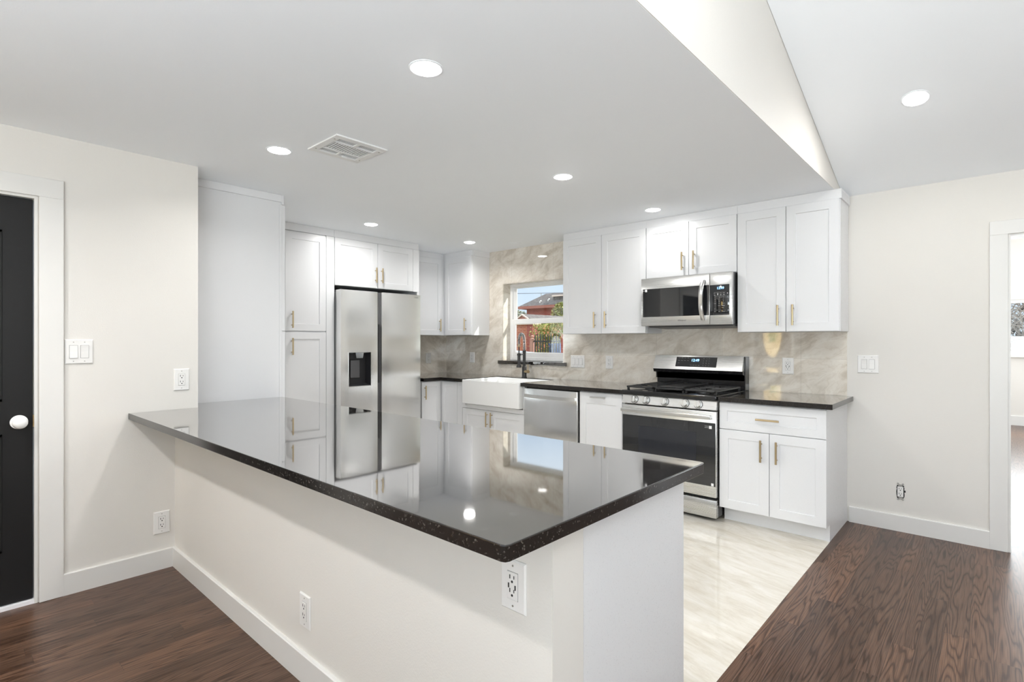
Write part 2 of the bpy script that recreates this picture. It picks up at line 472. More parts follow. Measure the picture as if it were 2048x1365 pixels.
def tube(bm, pts, r, seg=10):
    pts = [Vector(p) for p in pts]
    rings = []
    u0 = None
    for i, p in enumerate(pts):
        d = (pts[min(i + 1, len(pts) - 1)] - pts[max(i - 1, 0)]).normalized()
        if u0 is None:
            u0, _ = frame_of(d)
        u = (u0 - d * u0.dot(d)).normalized()
        u0 = u
        v = d.cross(u)
        rr = r[i] if isinstance(r, (list, tuple)) else r
        rings.append([bm.verts.new(p + (u * cos(2 * pi * k / seg) + v * sin(2 * pi * k / seg)) * rr) for k in range(seg)])
    for a, b in zip(rings, rings[1:]):
        for k in range(seg):
            j = (k + 1) % seg
            bm.faces.new((a[k], a[j], b[j], b[k]))
    bm.faces.new(rings[0][::-1]); bm.faces.new(rings[-1])

def lathe(bm, prof, c, axis='z', seg=32):
    """prof = [(radius, height)], closed at the ends where radius is 0"""
    c = Vector(c)
    ax = {'x': (Vector((0, 1, 0)), Vector((0, 0, 1)), Vector((1, 0, 0))),
          'y': (Vector((1, 0, 0)), Vector((0, 0, 1)), Vector((0, 1, 0))),
          'z': (Vector((1, 0, 0)), Vector((0, 1, 0)), Vector((0, 0, 1)))}[axis]
    rings = []
    for r, h in prof:
        if r < 1e-6:
            rings.append([bm.verts.new(c + ax[2] * h)])
        else:
            rings.append([bm.verts.new(c + ax[2] * h + ax[0] * (r * cos(2 * pi * k / seg)) + ax[1] * (r * sin(2 * pi * k / seg))) for k in range(seg)])
    for a, b in zip(rings, rings[1:]):
        for k in range(seg):
            j = (k + 1) % seg
            q = [a[k % len(a)], a[j % len(a)], b[j % len(b)], b[k % len(b)]]
            q2 = []
            for v in q:
                if v not in q2:
                    q2.append(v)
            if len(q2) > 2:
                bm.faces.new(q2)

def tag(o, label=None, cat=None, group=None, kind=None):
    if label: o['label'] = label
    if cat: o['category'] = cat
    if group: o['group'] = group
    if kind: o['kind'] = kind
    return o

def link_mesh(name, bm, mat, parent=None, smooth=None):
    bmesh.ops.recalc_face_normals(bm, faces=bm.faces)
    me = bpy.data.meshes.new(name)
    bm.to_mesh(me); bm.free()
    for m in (mat if isinstance(mat, (list, tuple)) else [mat]):
        me.materials.append(m)
    if smooth:
        for p in me.polygons:
            p.use_smooth = True
        me.set_sharp_from_angle(angle=radians(smooth))
    o = bpy.data.objects.new(name, me)
    COL.objects.link(o)
    if parent is not None:
        o.parent = parent
    return o

def obj(name, bm, mat, parent=None, smooth=35):
    return link_mesh(name, bm, mat, parent, smooth)

def thing(name, label, cat, loc=(0, 0, 0), rot=(0, 0, 0), group=None):
    o = bpy.data.objects.new(name, None)
    o.empty_display_size = 0.1
    o.location = loc
    o.rotation_euler = rot if isinstance(rot, (tuple, list)) else (0, 0, rot)
    COL.objects.link(o)
    return tag(o, label, cat, group)

def struct(name, bm, mat, label=None):
    return tag(obj(name, bm, mat), label, None, None, 'structure')

def text(name, s, size, mat, parent, loc, rot=(pi / 2, 0, 0), extrude=0.0004, shear=0.0):
    c = bpy.data.curves.new(name, 'FONT')
    c.body = s
    c.size = size
    c.extrude = extrude
    c.shear = shear
    c.align_x = 'CENTER'; c.align_y = 'CENTER'
    c.resolution_u = 3
    o = bpy.data.objects.new(name, c)
    o.location = loc; o.rotation_euler = rot
    COL.objects.link(o)
    c.materials.append(mat)
    me = bpy.data.meshes.new_from_object(o)
    me.name = name
    bpy.data.objects.remove(o)
    bpy.data.curves.remove(c)
    o = bpy.data.objects.new(name, me)
    o.location = loc; o.rotation_euler = rot
    COL.objects.link(o)
    o.parent = parent
    return o

FACE_Y_NEG, FACE_X_POS, FACE_Y_POS = 0.0, pi / 2, pi   # root rotations: a local front of -y turned to -Y, +X, +Y

# ------------------------------------------------------------------ dimensions
ZC = 2.37                       # flat kitchen ceiling
CT, CB = 0.914, 0.879           # counter top / underside
SLOPE = 0.337                   # rise of the vaulted ceiling per metre towards -Y
YB = -6.4                       # wall behind the camera
XR = 7.0                        # right wall of the living room
XL = -1.671                     # left wall of the kitchen
def vault(y):
    return 2.372 - SLOPE * y if y > -4.6 else 2.372 + SLOPE * 4.6 - SLOPE * (-4.6 - y)

# ------------------------------------------------------------------ room shell
bm = NB()   # wood floor: everything but the tiled kitchen
prism(bm, [(-1.8, -3.54), (-1.8, YB - 0.15), (XR + 0.15, YB - 0.15), (XR + 0.15, 7.05), (2.775, 7.05), (2.775, -3.54)], 'z', -0.05, 0.0)
struct('floor', bm, MT['wood'], 'dark brown oak plank floor around the kitchen')
bm = NB()
box(bm, -1.8, 2.775, -3.54, 0.16, -0.05, 0.0)
struct('floor_kitchen', bm, MT['tile'], 'glossy cream veined tile floor of the kitchen')

def wall_holes(bm, axis, a0, a1, t0, t1, z0, z1, holes):
    """wall slab along axis ('x' or 'y') from a0 to a1, thickness t0..t1, with rectangular holes (h0,h1,hz0,hz1)"""
    def b(u0, u1, w0, w1):
        if u1 - u0 < 1e-5 or w1 - w0 < 1e-5:
            return
        if axis == 'x':
            box(bm, u0, u1, t0, t1, w0, w1)
        else:
            box(bm, t0, t1, u0, u1, w0, w1)
    cur = a0
    for h0, h1, hz0, hz1 in sorted(holes):
        b(cur, h0, z0, z1)
        b(h0, h1, z0, hz0)
        b(h0, h1, hz1, z1)
        cur = h1
    b(cur, a1, z0, z1)

WX0, WX1, WZ0, WZ1 = -0.671, 0.206, 1.052, 1.983       # kitchen window opening
DX0, DX1, DZ1 = 3.637, 4.65, 1.982                     # doorway to the sunroom
bm = NB()
wall_holes(bm, 'x', -1.82, XR + 0.15, 0.0, 0.16, 0.0, 2.372, [(WX0, WX1, WZ0, WZ1), (DX0, DX1, 0.0, DZ1)])
struct('wall_back', bm, MT['wall'], 'off-white wall with the kitchen window and the doorway')
bm = NB()
wall_holes(bm, 'y', YB, -3.419, -0.115, 0.0, 0.0, ZC, [(-4.97, -4.147, 0.0, 2.044)])
struct('wall_left', bm, MT['wall'], 'off-white textured wall with the black door')
bm = NB()
box(bm, XL - 0.12, XL, -3.55, 0.0, 0, ZC)
struct('wall_kitchen_left', bm, MT['wall'])
bm = NB()
box(bm, XL, -0.115, -3.55, -3.43, 0, ZC)
struct('wall_kitchen_front', bm, MT['wall'])
# wall behind the camera, a gable, with front door, window and patio door
bm = NB()
wall_holes(bm, 'x', -0.115, XR + 0.15, YB - 0.15, YB, 0.0, 2.37, [(0.03, 0.78, 0.0, 2.04), (1.9, 3.1, 0.8, 2.1), (3.6, 5.9, 0.05, 2.15)])
prism(bm, [(2.70, 2.37), (XR + 0.15, 2.37), (XR + 0.15, vault(YB) + 0.02), (2.70, vault(YB) + 0.02)], 'y', YB - 0.15, YB)
struct('wall_front', bm, MT['wall'])
bm = NB()
prism(bm, [(0.0, 0.0), (0.0, vault(0)), (-4.6, vault(-4.6)), (YB, vault(YB)), (YB, 0.0)], 'x', XR, XR + 0.15)
struct('wall_right', bm, MT['wall'])
bm = NB()
box(bm, XL - 0.12, 2.747, YB, 0.0, ZC, ZC + 0.06)
struct('ceiling', bm, MT['ceil'], 'flat white kitchen ceiling with recessed lights')
bm = NB()
t = 0.06
prism(bm, [(0.16, vault(0.16)), (-4.6, vault(-4.6)), (YB - 0.15, vault(YB - 0.15)), (YB - 0.15, vault(YB - 0.15) + t), (-4.6, vault(-4.6) + t), (0.16, vault(0.16) + t)], 'x', 2.752, XR + 0.15)
struct('ceiling_vault', bm, MT['ceil'], 'sloped white ceiling right of the kitchen')
bm = NB()   # upright face between the flat ceiling and the vault
prism(bm, [(0.0, ZC + 0.001), (0.0, vault(0) + 0.05), (-4.6, vault(-4.6) + 0.05), (YB, vault(YB) + 0.05), (YB, ZC + 0.001)], 'x', 2.62, 2.75)
struct('wall_header', bm, MT['wall'], 'cream triangular wall face above the kitchen ceiling edge')

# tile on the window wall and on the kitchen's left wall
bm = NB()
TT = 0.008
wall_holes(bm, 'x', XL, 2.775, -TT, 0.0, CT + 0.0005, ZC, [(WX0, WX1, WZ0, WZ1)])
struct('wall_tile_back', bm, MT['splash'], 'taupe veined stone tile behind the sink and the range')
bm = NB()
box(bm, XL, XL + TT, -0.925, -TT, CT + 0.0005, 1.40)
struct('wall_tile_left', bm, MT['splash2'], 'taupe veined stone tile beside the fridge')
bm = NB()   # tiled window reveal
box(bm, WX0, WX0 + 0.006, -0.004, 0.118, WZ0 + 0.038, WZ1)
box(bm, WX1 - 0.006, WX1, -0.004, 0.118, WZ0 + 0.038, WZ1)
box(bm, WX0 + 0.006, WX1 - 0.006, -0.004, 0.118, WZ1 - 0.006, WZ1)
struct('trim_1', bm, MT['splash'], 'tiled reveal around the kitchen window')

# half wall that carries the peninsula counter
bm = NB()
box(bm, 0.0, 2.80, -3.542, -3.415, 0.0, CB)
struct('wall_peninsula', bm, MT['wall'], 'low off-white half wall under the black counter')

# baseboards and casings
def baseboard(name, axis, a0, a1, face, d, h=0.112, t=0.015):
    bm = NB()
    f1 = face + d * t
    p = [(face, 0.0), (f1, 0.0), (f1, h - 0.004), (f1 - d * 0.004, h), (face, h)]
    if axis == 'x':
        prism(bm, p, 'x', a0, a1)
    else:
        prism(bm, p, 'y', a0, a1)
    return struct(name, bm, MT['trim'])
baseboard('baseboard_left', 'y', -4.052, -3.557, 0.0, 1)
baseboard('baseboard_peninsula', 'x', 0.0, 2.80, -3.542, -1)
baseboard('baseboard_back', 'x', 2.79, 3.557, 0.0, -1)

def casing(name, axis, o0, o1, ztop, w, face, d, t=0.016, sides='both', label=None):
    bm = NB()
    def b(u0, u1, z0, z1):
        if axis == 'x':
            box(bm, u0, u1, face, face + d * t, z0, z1, 0.002, 1)
        else:
            box(bm, face, face + d * t, u0, u1, z0, z1, 0.002, 1)
    b(o0 - w, o0, 0, ztop)
    b(o1, o1 + w, 0, ztop)
    b(o0 - w, o1 + w, ztop, ztop + w)
    return struct(name, bm, MT['trim'], label)
casing('trim_2', 'y', -4.97, -4.143, 2.044, 0.096, 0.0, 1, label='wide white casing around the black door')
casing('trim_3', 'x', DX0, DX1, DZ1, 0.087, 0.0, -1, label='wide white casing around the sunroom doorway')
bm = NB()   # doorway lining
box(bm, DX0, DX0 + 0.012, -0.004, 0.164, 0, DZ1)
box(bm, DX1 - 0.012, DX1, -0.004, 0.164, 0, DZ1)
box(bm, DX0 + 0.012, DX1 - 0.012, -0.004, 0.164, DZ1 - 0.012, DZ1)
struct('trim_4', bm, MT['trim'])
bm = NB()   # lining of the black door
box(bm, -0.119, 0.004, -4.160, -4.147, 0, 2.044)
box(bm, -0.119, 0.004, -4.97, -4.957, 0, 2.044)
box(bm, -0.119, 0.004, -4.957, -4.160, 2.031, 2.044)
struct('trim_5', bm, MT['trim'])

# black door
bm = NB()
box(bm, -0.055, -0.018, -4.954, -4.163, 0.022, 2.028, 0.002, 1)
d1 = struct('door_1', bm, MT['blackdoor'], 'black interior door in the left wall')
bm = NB()
for z0, z1 in ((0.28, 0.86), (1.02, 1.86)):
    for s in (0, 1):
        y0, y1 = -4.84 + s * 0.31, -4.84 + s * 0.31 + 0.255
        for u0, u1, w0, w1 in ((y0, y1, z0, z0 + 0.014), (y0, y1, z1 - 0.014, z1), (y0, y0 + 0.014, z0, z1), (y1 - 0.014, y1, z0, z1)):
            box(bm, -0.020, -0.014, u0, u1, w0, w1, 0.002, 1)
obj('panel_moulding', bm, MT['blackdoor'], d1)
bm = NB()
lathe(bm, [(0.0, 0.0), (0.034, 0.0), (0.034, 0.006), (0.014, 0.009), (0.012, 0.03), (0.020, 0.036), (0.028, 0.045), (0.029, 0.056), (0.024, 0.066), (0.012, 0.071), (0, 0.072)], (-0.018, -4.215, 0.914), 'x', 28)
tag(obj('door_knob', bm, MT['ceramic'], d1, 60), 'white round door knob')
bm = NB()
box(bm, -0.030, -0.0, -4.1645, -4.1595, 0.885, 0.945, 0.001, 1)
tag(obj('strike_plate', bm, MT['brass'], d1), 'brass latch plate')
bm = NB()
box(bm, -0.10, 0.002, -4.957, -4.160, 0.0, 0.018)
struct('trim_6', bm, MT['door_light'], 'white strip painted as light under the black door')

# front door with an oval stained glass light, behind the camera
def front_door():
    t = NB()
    cx, cz, rx, rz = 0.405, 1.42, 0.165, 0.42
    N = 48
    y0, y1 = YB - 0.10, YB - 0.055
    outer = []
    for i in range(N):
        a = 2 * pi * i / N
        dx, dz = cos(a), sin(a)
        k = min((0.345 / abs(dx)) if abs(dx) > 1e-6 else 9, ((2.02 - cz) / dz) if dz > 1e-6 else ((cz - 0.84) / -dz if dz < -1e-6 else 9))
        outer.append((cx + dx * k, cz + dz * k))
    inner = [(cx + rx * cos(2 * pi * i / N), cz + rz * sin(2 * pi * i / N)) for i in range(N)]
    rows = []
    for y in (y0, y1):
        rows.append(([t.verts.new((p[0], y, p[1])) for p in outer], [t.verts.new((p[0], y, p[1])) for p in inner]))
    for i in range(N):
        j = (i + 1) % N
        for o_, n_ in rows:
            t.faces.new((o_[i], o_[j], n_[j], n_[i]))
        t.faces.new((rows[0][0][i], rows[0][0][j], rows[1][0][j], rows[1][0][i]))
        t.faces.new((rows[0][1][i], rows[0][1][j], rows[1][1][j], rows[1][1][i]))
    for a in ((0.06, 0.75, 0.01, 0.70), (0.06, 0.75, 0.80, 0.84), (0.06, 0.20, 0.70, 0.80), (0.61, 0.75, 0.70, 0.80)):
        box(t, a[0], a[1], y0, y1, a[2], a[3])
    d = struct('door_2', t, MT['doorwood'])
    g = NB()
    g.faces.new([g.verts.new((cx + rx * cos(2 * pi * i / N), YB - 0.080, cz + rz * sin(2 * pi * i / N))) for i in range(N)])
    g.faces.new([g.verts.new(p) for p in ((0.20, YB - 0.08, 0.70), (0.61, YB - 0.08, 0.70), (0.61, YB - 0.08, 0.80), (0.20, YB - 0.08, 0.80))])
    obj('stained_glass', g, MT['amber'], d)
    l = NB()
    for a in range(6):
        th = a * pi / 3
        p = Vector((cx + 0.05 * cos(th), YB - 0.076, cz + 0.09 * sin(th)))
        pts = []
        for k in range(10):
            b_ = 2 * pi * k / 10
            q = Vector((0.05 * cos(b_), 0, 0.022 * sin(b_)))
            pts.append(l.verts.new(p + Vector((q.x * cos(th) - q.z * sin(th), 0, q.x * sin(th) + q.z * cos(th)))))
        l.faces.new(pts)
    obj('glass_leaf', l, MT['green'], d)
MT['doorwood'] = mat_varied('stained_door_wood', [(0.3, (0.16, 0.07, 0.03)), (0.7, (0.27, 0.13, 0.06))], 12.0, 0.35)
front_door()

# unseen windows added behind the camera for light: frame + mullions
def plain_window(name, axis, u0, u1, z0, z1, v, mull=(), d=0.05):
    bm = NB()
    def b(a0, a1, c0, c1):
        if axis == 'x':
            box(bm, a0, a1, v - d / 2, v + d / 2, c0, c1, 0.003, 1)
        else:
            box(bm, v - d / 2, v + d / 2, a0, a1, c0, c1, 0.003, 1)
    w = 0.05
    b(u0, u0 + w, z0, z1); b(u1 - w, u1, z0, z1); b(u0 + w, u1 - w, z0, z0 + w); b(u0 + w, u1 - w, z1 - w, z1)
    for m in mull:
        b(m - w / 2, m + w / 2, z0 + w, z1 - w)
    o = struct(name, bm, MT['vinyl'])
    g = NB()
    if axis == 'x':
        box(g, u0 + w, u1 - w, v - 0.003, v + 0.003, z0 + w, z1 - w)
    else:
        box(g, v - 0.003, v + 0.003, u0 + w, u1 - w, z0 + w, z1 - w)
    obj('pane', g, MT['pane'], o)
    return o
plain_window('window_3', 'x', 1.9, 3.1, 0.8, 2.1, YB - 0.09, (2.5,))
plain_window('door_3', 'x', 3.6, 5.9, 0.05, 2.15, YB - 0.09, (4.75,))

# ------------------------------------------------------------------ kitchen window
def kitchen_window():
    YF0, YF1 = 0.118, 0.158
    bm = NB()
    x0, x1, z0, z1 = WX0, WX1, 1.0905, WZ1
    w = 0.040
    box(bm, x0, x0 + w, YF0, YF1, z0, z1, 0.003, 1)
    box(bm, x1 - w, x1, YF0, YF1, z0, z1, 0.003, 1)
    box(bm, x0 + w, x1 - w, YF0, YF1, z1 - w, z1, 0.003, 1)
    box(bm, x0 + w, x1 - w, YF0, YF1, z0, z0 + w, 0.003, 1)
    win = struct('window_1', bm, MT['vinyl'], 'white single-hung window above the sink')
    def sash(name, za, zb, ya, yb, sw, top, bot):
        b = NB()
        a0, a1 = x0 + w - 0.002, x1 - w + 0.002
        box(b, a0, a0 + sw, ya, yb, za, zb, 0.003, 1)
        box(b, a1 - sw, a1, ya, yb, za, zb, 0.003, 1)
        box(b, a0 + sw, a1 - sw, ya, yb, zb - top, zb, 0.003, 1)
        box(b, a0 + sw, a1 - sw, ya, yb, za, za + bot, 0.003, 1)
        o = obj(name, b, MT['vinyl'], win)
        g = NB()
        ym = (ya + yb) / 2
        box(g, a0 + sw, a1 - sw, ym - 0.002, ym + 0.002, za + bot, zb - top)
        obj('pane', g, MT['pane'], o)
    sash('upper_sash', 1.535, z1 - w + 0.002, 0.140, 0.156, 0.050, 0.014, 0.032)
    sash('lower_sash', z0 + w - 0.002, 1.572, 0.121, 0.139, 0.050, 0.058, 0.058)
kitchen_window()
bm = NB()
box(bm, -0.728, 0.256, -0.032, -0.0085, 1.052, 1.090, 0.003, 2)
box(bm, WX0 + 0.001, WX1 - 0.001, -0.012, 0.155, 1.0525, 1.090)
tag(obj('window_sill', bm, MT['granite']), 'black stone sill under the kitchen window', None, None, 'structure')

# ------------------------------------------------------------------ sunroom beyond the doorway
bm = NB()
box(bm, 2.86, 3.0, 0.16, 6.9, 0, 2.98)
struct('wall_sunroom_left', bm, MT['wall'])
bm = NB()
wall_holes(bm, 'x', 2.86, XR + 0.15, 6.9, 7.05, 0, 2.98, [(3.2, 6.4, 1.115, 1.96)])
struct('wall_sunroom_back', bm, MT['wall'], 'white wall under the far window seen through the doorway')
bm = NB()
wall_holes(bm, 'y', 0.16, 6.9, XR, XR + 0.15, 0, 2.98, [(1.4, 5.8, 0.7, 2.2)])
struct('wall_sunroom_right', bm, MT['wall'])
bm = NB()
box(bm, 2.86, XR + 0.15, 0.16, 7.05, 2.98, 3.04)
struct('ceiling_sunroom', bm, MT['ceil'])
plain_window('window_2', 'x', 3.2, 6.4, 1.115, 1.96, 6.96, (4.8,))
plain_window('window_4', 'y', 1.4, 5.8, 0.7, 2.2, XR + 0.07, (2.9, 4.3))  # unseen side window, added to brighten the sunroom
bm = NB()
box(bm, 3.15, 6.45, 6.84, 6.90, 1.06, 1.115, 0.004, 1)
struct('trim_7', bm, MT['trim'], 'white sill board of the far window')
baseboard('baseboard_sunroom', 'x', 3.0, XR, 6.9, -1, 0.15)

# ------------------------------------------------------------------ counters
def counter(name, label, outline, holes=None, z0=CB, z1=CT):
    bm = NB()
    prism(bm, outline, 'z', z0, z1)
    es = [e for e in bm.edges if abs((e.verts[0].co.z + e.verts[1].co.z) / 2 - z1) < 1e-5 or abs((e.verts[0].co.z + e.verts[1].co.z) / 2 - z0) < 1e-5]
    bmesh.ops.bevel(bm, geom=es, offset=0.003, segments=3, profile=0.5, affect='EDGES')
    bm.normal_update()
    for f in bm.faces:
        if abs(f.normal.z) < 0.75:
            f.material_index = 1
    return tag(obj(name, bm, [MT['granite'], MT['granite_edge']], None, None), label, 'countertop')
counter('countertop', 'long black granite peninsula top in the foreground', [
    (0.002, -3.769), (2.846, -3.769), (2.856, -3.765), (2.860, -3.755), (2.860, -2.809), (2.856, -2.799), (2.846, -2.795),
    (-0.2445, -2.795), (-0.2445, -3.413), (0.002, -3.413)])
counter('countertop', 'L-shaped black granite top around the white farmhouse sink', [
    (XL + 0.002, -0.010), (XL + 0.002, -0.924), (-0.978, -0.924), (-0.978, -0.689), (-0.612, -0.689), (-0.612, -0.146), (0.201, -0.146), (0.201, -0.689),
    (1.306, -0.689), (1.306, -0.010)])
counter('countertop', 'short black granite top right of the gas range', [
    (2.096, -0.010), (2.096, -0.689), (2.808, -0.689), (2.815, -0.682), (2.815, -0.010)])

# ------------------------------------------------------------------ cabinet parts (local frame: front faces -y)
def shaker(bm, x0, x1, z0, z1, yf, t=0.020, st=0.062, rec=0.007, st_top=None):
    stt = st if st_top is None else st_top
    def ring(i, y, it=None):
        it = i if it is None else it
        return [bm.verts.new(p) for p in ((x0 + i, y, z0 + i), (x1 - i, y, z0 + i), (x1 - i, y, z1 - it), (x0 + i, y, z1 - it))]
    R = [ring(0, yf + t), ring(0, yf + 0.0015), ring(0.0015, yf), ring(st, yf, stt), ring(st + 0.0025, yf + rec, stt + 0.0025)]
    for a, b in zip(R, R[1:]):
        for k in range(4):
            j = (k + 1) % 4
            bm.faces.new((a[k], a[j], b[j], b[k]))
    bm.faces.new(R[0][::-1]); bm.faces.new(R[-1])

def pull(parent, x, z, yf, L=0.150, vertical=True, mat=None, label=None):
    bm = NB()
    ys = yf - 0.030
    h = L / 2
    if vertical:
        cyl(bm, (x, ys, z - h), (x, ys, z + h), 0.0068, 14)
        for s in (-1, 1):
            cyl(bm, (x, yf + 0.001, z + s * (h - 0.026)), (x, ys, z + s * (h - 0.026)), 0.0042, 10)
    else:
        cyl(bm, (x - h, ys, z), (x + h, ys, z), 0.0068, 14)
        for s in (-1, 1):
            cyl(bm, (x + s * (h - 0.026), yf + 0.001, z), (x + s * (h - 0.026), ys, z), 0.0042, 10)
    o = obj('handle', bm, mat or MT['brass'], parent, 40)
    if label:
        o['label'] = label
    return o

def door(root, x0, x1, z0, z1, yf, hx=None, hz=None, **k):
    bm = NB()
    shaker(bm, x0, x1, z0, z1, yf, **k)
    d = obj('door', bm, MT['cab'], root, None)
    if hx is not None:
        pull(d, hx, hz, yf)
    return d

def drawer(root, x0, x1, z0, z1, yf, hx, hz, **k):
    bm = NB()
    shaker(bm, x0, x1, z0, z1, yf, **k)
    d = obj('drawer', bm, MT['cab'], root, None)
    pull(d, hx, hz, yf, vertical=False)
    return d

def carcass(root, *boxes, name='body'):
    bm = NB()
    for b in boxes:
        box(bm, *b)
    return obj(name, bm, MT['cab'], root, None)

def crown(root, x0, x1, yf, depth, z0=2.302, z1=ZC - 0.001, left=False, right=False, out=0.006):
    bm = NB()
    box(bm, x0 - (out if left else 0), x1 + (out if right else 0), yf - out, yf + 0.018, z0, z1, 0.0015, 1)
    if right:
        box(bm, x1 - 0.012, x1 + out, yf + 0.018, yf + depth, z0, z1, 0.0015, 1)
    if left:
        box(bm, x0 - out, x0 + 0.012, yf + 0.018, yf + depth, z0, z1, 0.0015, 1)
    return obj('crown_board', bm, MT['cab'], root, None)

# --- wall cabinets on the window wall; local x = world X, local y = world Y
UB = 1.384
YD = -0.327      # door front
D0 = -0.0095     # back of the cabinets, on the tile
def wall_cab(label, x0, x1, z0, doors, hz, left=False, right=False, zt=2.30, ybody=-0.307, blind=0.0):
    r = thing('wall_cabinet', label, 'cabinet', (x0, 0, z0))
    X = lambda v: v - x0
    carcass(r, (-blind, x1 - x0, ybody, D0, 0, ZC - 0.002 - z0))
    for a, b, h in doors:
        door(r, X(a), X(b), 0.002, zt - z0, ybody - 0.020, X(h), hz - z0)
    crown(r, 0, x1 - x0, ybody - 0.001, -ybody - 0.0105, 2.302 - z0, ZC - 0.001 - z0, left, right, 0.010)
    return r
# measured front plane of the doors is y = -0.307
YB_ = -0.287
wall_cab('white two-door wall cabinet between the window and the microwave', 0.42, 1.322, UB, [(0.424, 0.864, 0.800), (0.868, 1.318, 0.918)], 1.513, ybody=YB_)
wall_cab('short white two-door wall cabinet above the microwave', 1.3225, 2.0955, 1.852, [(1.326, 1.706, 1.659), (1.710, 2.092, 1.757)], 1.977, ybody=YB_)
wall_cab('white two-door wall cabinet at the right end above the outlet', 2.096, 2.785, UB, [(2.100, 2.442, 2.394), (2.446, 2.781, 2.494)], 1.505, right=True, ybody=YB_)
wall_cab('white single-door wall cabinet left of the window', -1.349, -0.885, UB, [(-1.345, -0.889, -0.972)], 1.506, ybody=YB_, right=True, blind=0.040)
# corner cabinet of the left kitchen wall, facing +X:  local x -> world Y, local -y -> world +X
def side_root(name, label, cat, x_front, y0, z0):
    return thing(name, label, cat, (x_front, y0, z0), FACE_X_POS)
r = side_root('wall_cabinet', 'white single-door wall cabinet in the corner beside the fridge', 'cabinet', -1.370, -0.92, UB)
carcass(r, (0, 0.908, 0.020, 0.2915, 0, ZC - 0.002 - UB))
door(r, 0.03, 0.588, 0.002, 2.30 - UB, 0.0, 0.545, 1.505 - UB)
crown(r, 0, 0.60, 0.019, 0.02, 2.302 - UB, ZC - 0.001 - UB, out=0.010)

# --- tall pantry facing +X (front at X = -1.051)
r = side_root('pantry_cabinet', 'tall white pantry cabinet left of the fridge with upper and lower doors', 'cabinet', -1.051, -2.792, 0.0)
carcass(r, (0, 0.864, 0.020, 0.610, 0.11, ZC - 0.002), (0, 0.864, 0.075, 0.615, 0, 0.11))
Y0 = -2.792
door(r, 0.008, 0.389, 1.408, 2.292, 0.0)
door(r, 0.393, 0.779, 1.408, 2.292, 0.0, 0.450, 1.507)
door(r, 0.008, 0.389, 0.115, 1.396, 0.0)
door(r, 0.393, 0.779, 0.115, 1.396, 0.0, 0.450, 1.268)
carcass(r, (0.783, 0.864, 0.002, 0.0205, 0.11, 2.30), name='filler_strip')
crown(r, 0, 0.864, 0.012, 0.02, 2.302, ZC - 0.001, out=0.006)

# --- cabinet above the fridge
r = side_root('bridge_cabinet', 'white two-door cabinet above the steel fridge', 'cabinet', -1.051, -1.927, 1.846)
carcass(r, (0, 1.000, 0.020, 0.615, 0, ZC - 0.002 - 1.846))
door(r, 0.004, 0.476, 0.002, 2.300 - 1.846, 0.0, 0.447, 1.977 - 1.846)
door(r, 0.480, 0.917, 0.002, 2.300 - 1.846, 0.0, 0.518, 1.977 - 1.846)
carcass(r, (0.921, 1.000, 0.002, 0.0205, 0, 2.30 - 1.846), name='filler_strip')
crown(r, 0, 1.000, 0.012, 0.02, 2.302 - 1.846, ZC - 0.001 - 1.846, out=0.006)
bm = NB()
box(bm, XL + 0.010, -1.055, -0.951, -0.929, 0.0, 1.845)
tag(obj('fridge_side_panel', bm, MT['cab']), 'white panel standing right of the steel fridge', 'panel')

# --- tall closed cabinet at the wall end of the peninsula: doors face +Y, plain side faces +X
r = thing('tall_cabinet', 'tall white cabinet with a plain side panel at the peninsula wall end', 'cabinet', (-0.25, -2.795, 0.0), FACE_Y_POS)
# local x -> world -X, local y -> world -Y
carcass(r, (0.002, 0.784, 0.0, 0.613, 0.11, ZC - 0.002), (0.002, 0.784, 0.07, 0.613, 0, 0.11))
bm = NB()
box(bm, 0.0, 0.0035, 0.018, 0.613, 0.0, 2.302)
box(bm, -0.004, 0.0005, 0.0, 0.018, 0.0, 2.302, 0.001, 1)
obj('side_panel', bm, MT['cab'], r, None)
for a, b in ((0.002, 0.390), (0.394, 0.780)):
    door(r, a, b, 0.115, 1.384, -0.026, t=0.025)
    door(r, a, b, 1.392, 2.300, -0.026, t=0.025)
bm = NB()
box(bm, -0.012, 0.784, -0.010, 0.006, 2.302, ZC - 0.001)
box(bm, -0.012, 0.006, 0.006, 0.613, 2.318, ZC - 0.001, 0.0015, 1)
obj('crown_board', bm, MT['cab'], r, None)

# --- base cabinets
TK = 0.11
r = side_root('base_cabinet', 'white base cabinet in the corner beside the fridge', 'cabinet', -1.010, -0.925, 0.0)
carcass(r, (0, 0.9165, 0.020, 0.655, TK, CB - 0.001), (0, 0.9165, 0.09, 0.655, 0, TK))
door(r, 0.004, 0.264, 0.115, 0.869, 0.0, 0.038, 0.757, st=0.055)
YBF = -0.655
def base_root(label, x0):
    return thing('base_cabinet', label, 'cabinet', (x0, 0, 0))
# corner door + filler on the window wall
r = base_root('narrow white base cabinet between the corner and the sink', -0.989)
carcass(r, (-0.040, 0.331, YBF + 0.020, D0, TK, CB - 0.001), (0, 0.331, YBF + 0.085, D0, 0, TK))
door(r, 0.004, 0.245, 0.115, 0.869, YBF, st=0.052)
carcass(r, (0.249, 0.331, YBF + 0.002, YBF + 0.0205, TK, CB - 0.002), name='filler_strip')
# sink base
r = base_root('white two-door base cabinet under the farmhouse sink', -0.657)
carcass(r, (0, 0.880, YBF + 0.020, D0, TK, 0.640), (0, 0.880, YBF + 0.085, D0, 0, TK), (0, 0.042, YBF + 0.004, D0, 0.64, CB - 0.001), (0.860, 0.880, YBF + 0.004, D0, 0.64, CB - 0.001))
carcass(r, (0.0, 0.880, YBF + 0.002, YBF + 0.0205, 0.606, 0.648), name='face_rail')
door(r, 0.004, 0.413, 0.115, 0.602, YBF, 0.382, 0.512)
door(r, 0.417, 0.876, 0.115, 0.602, YBF, 0.448, 0.512)
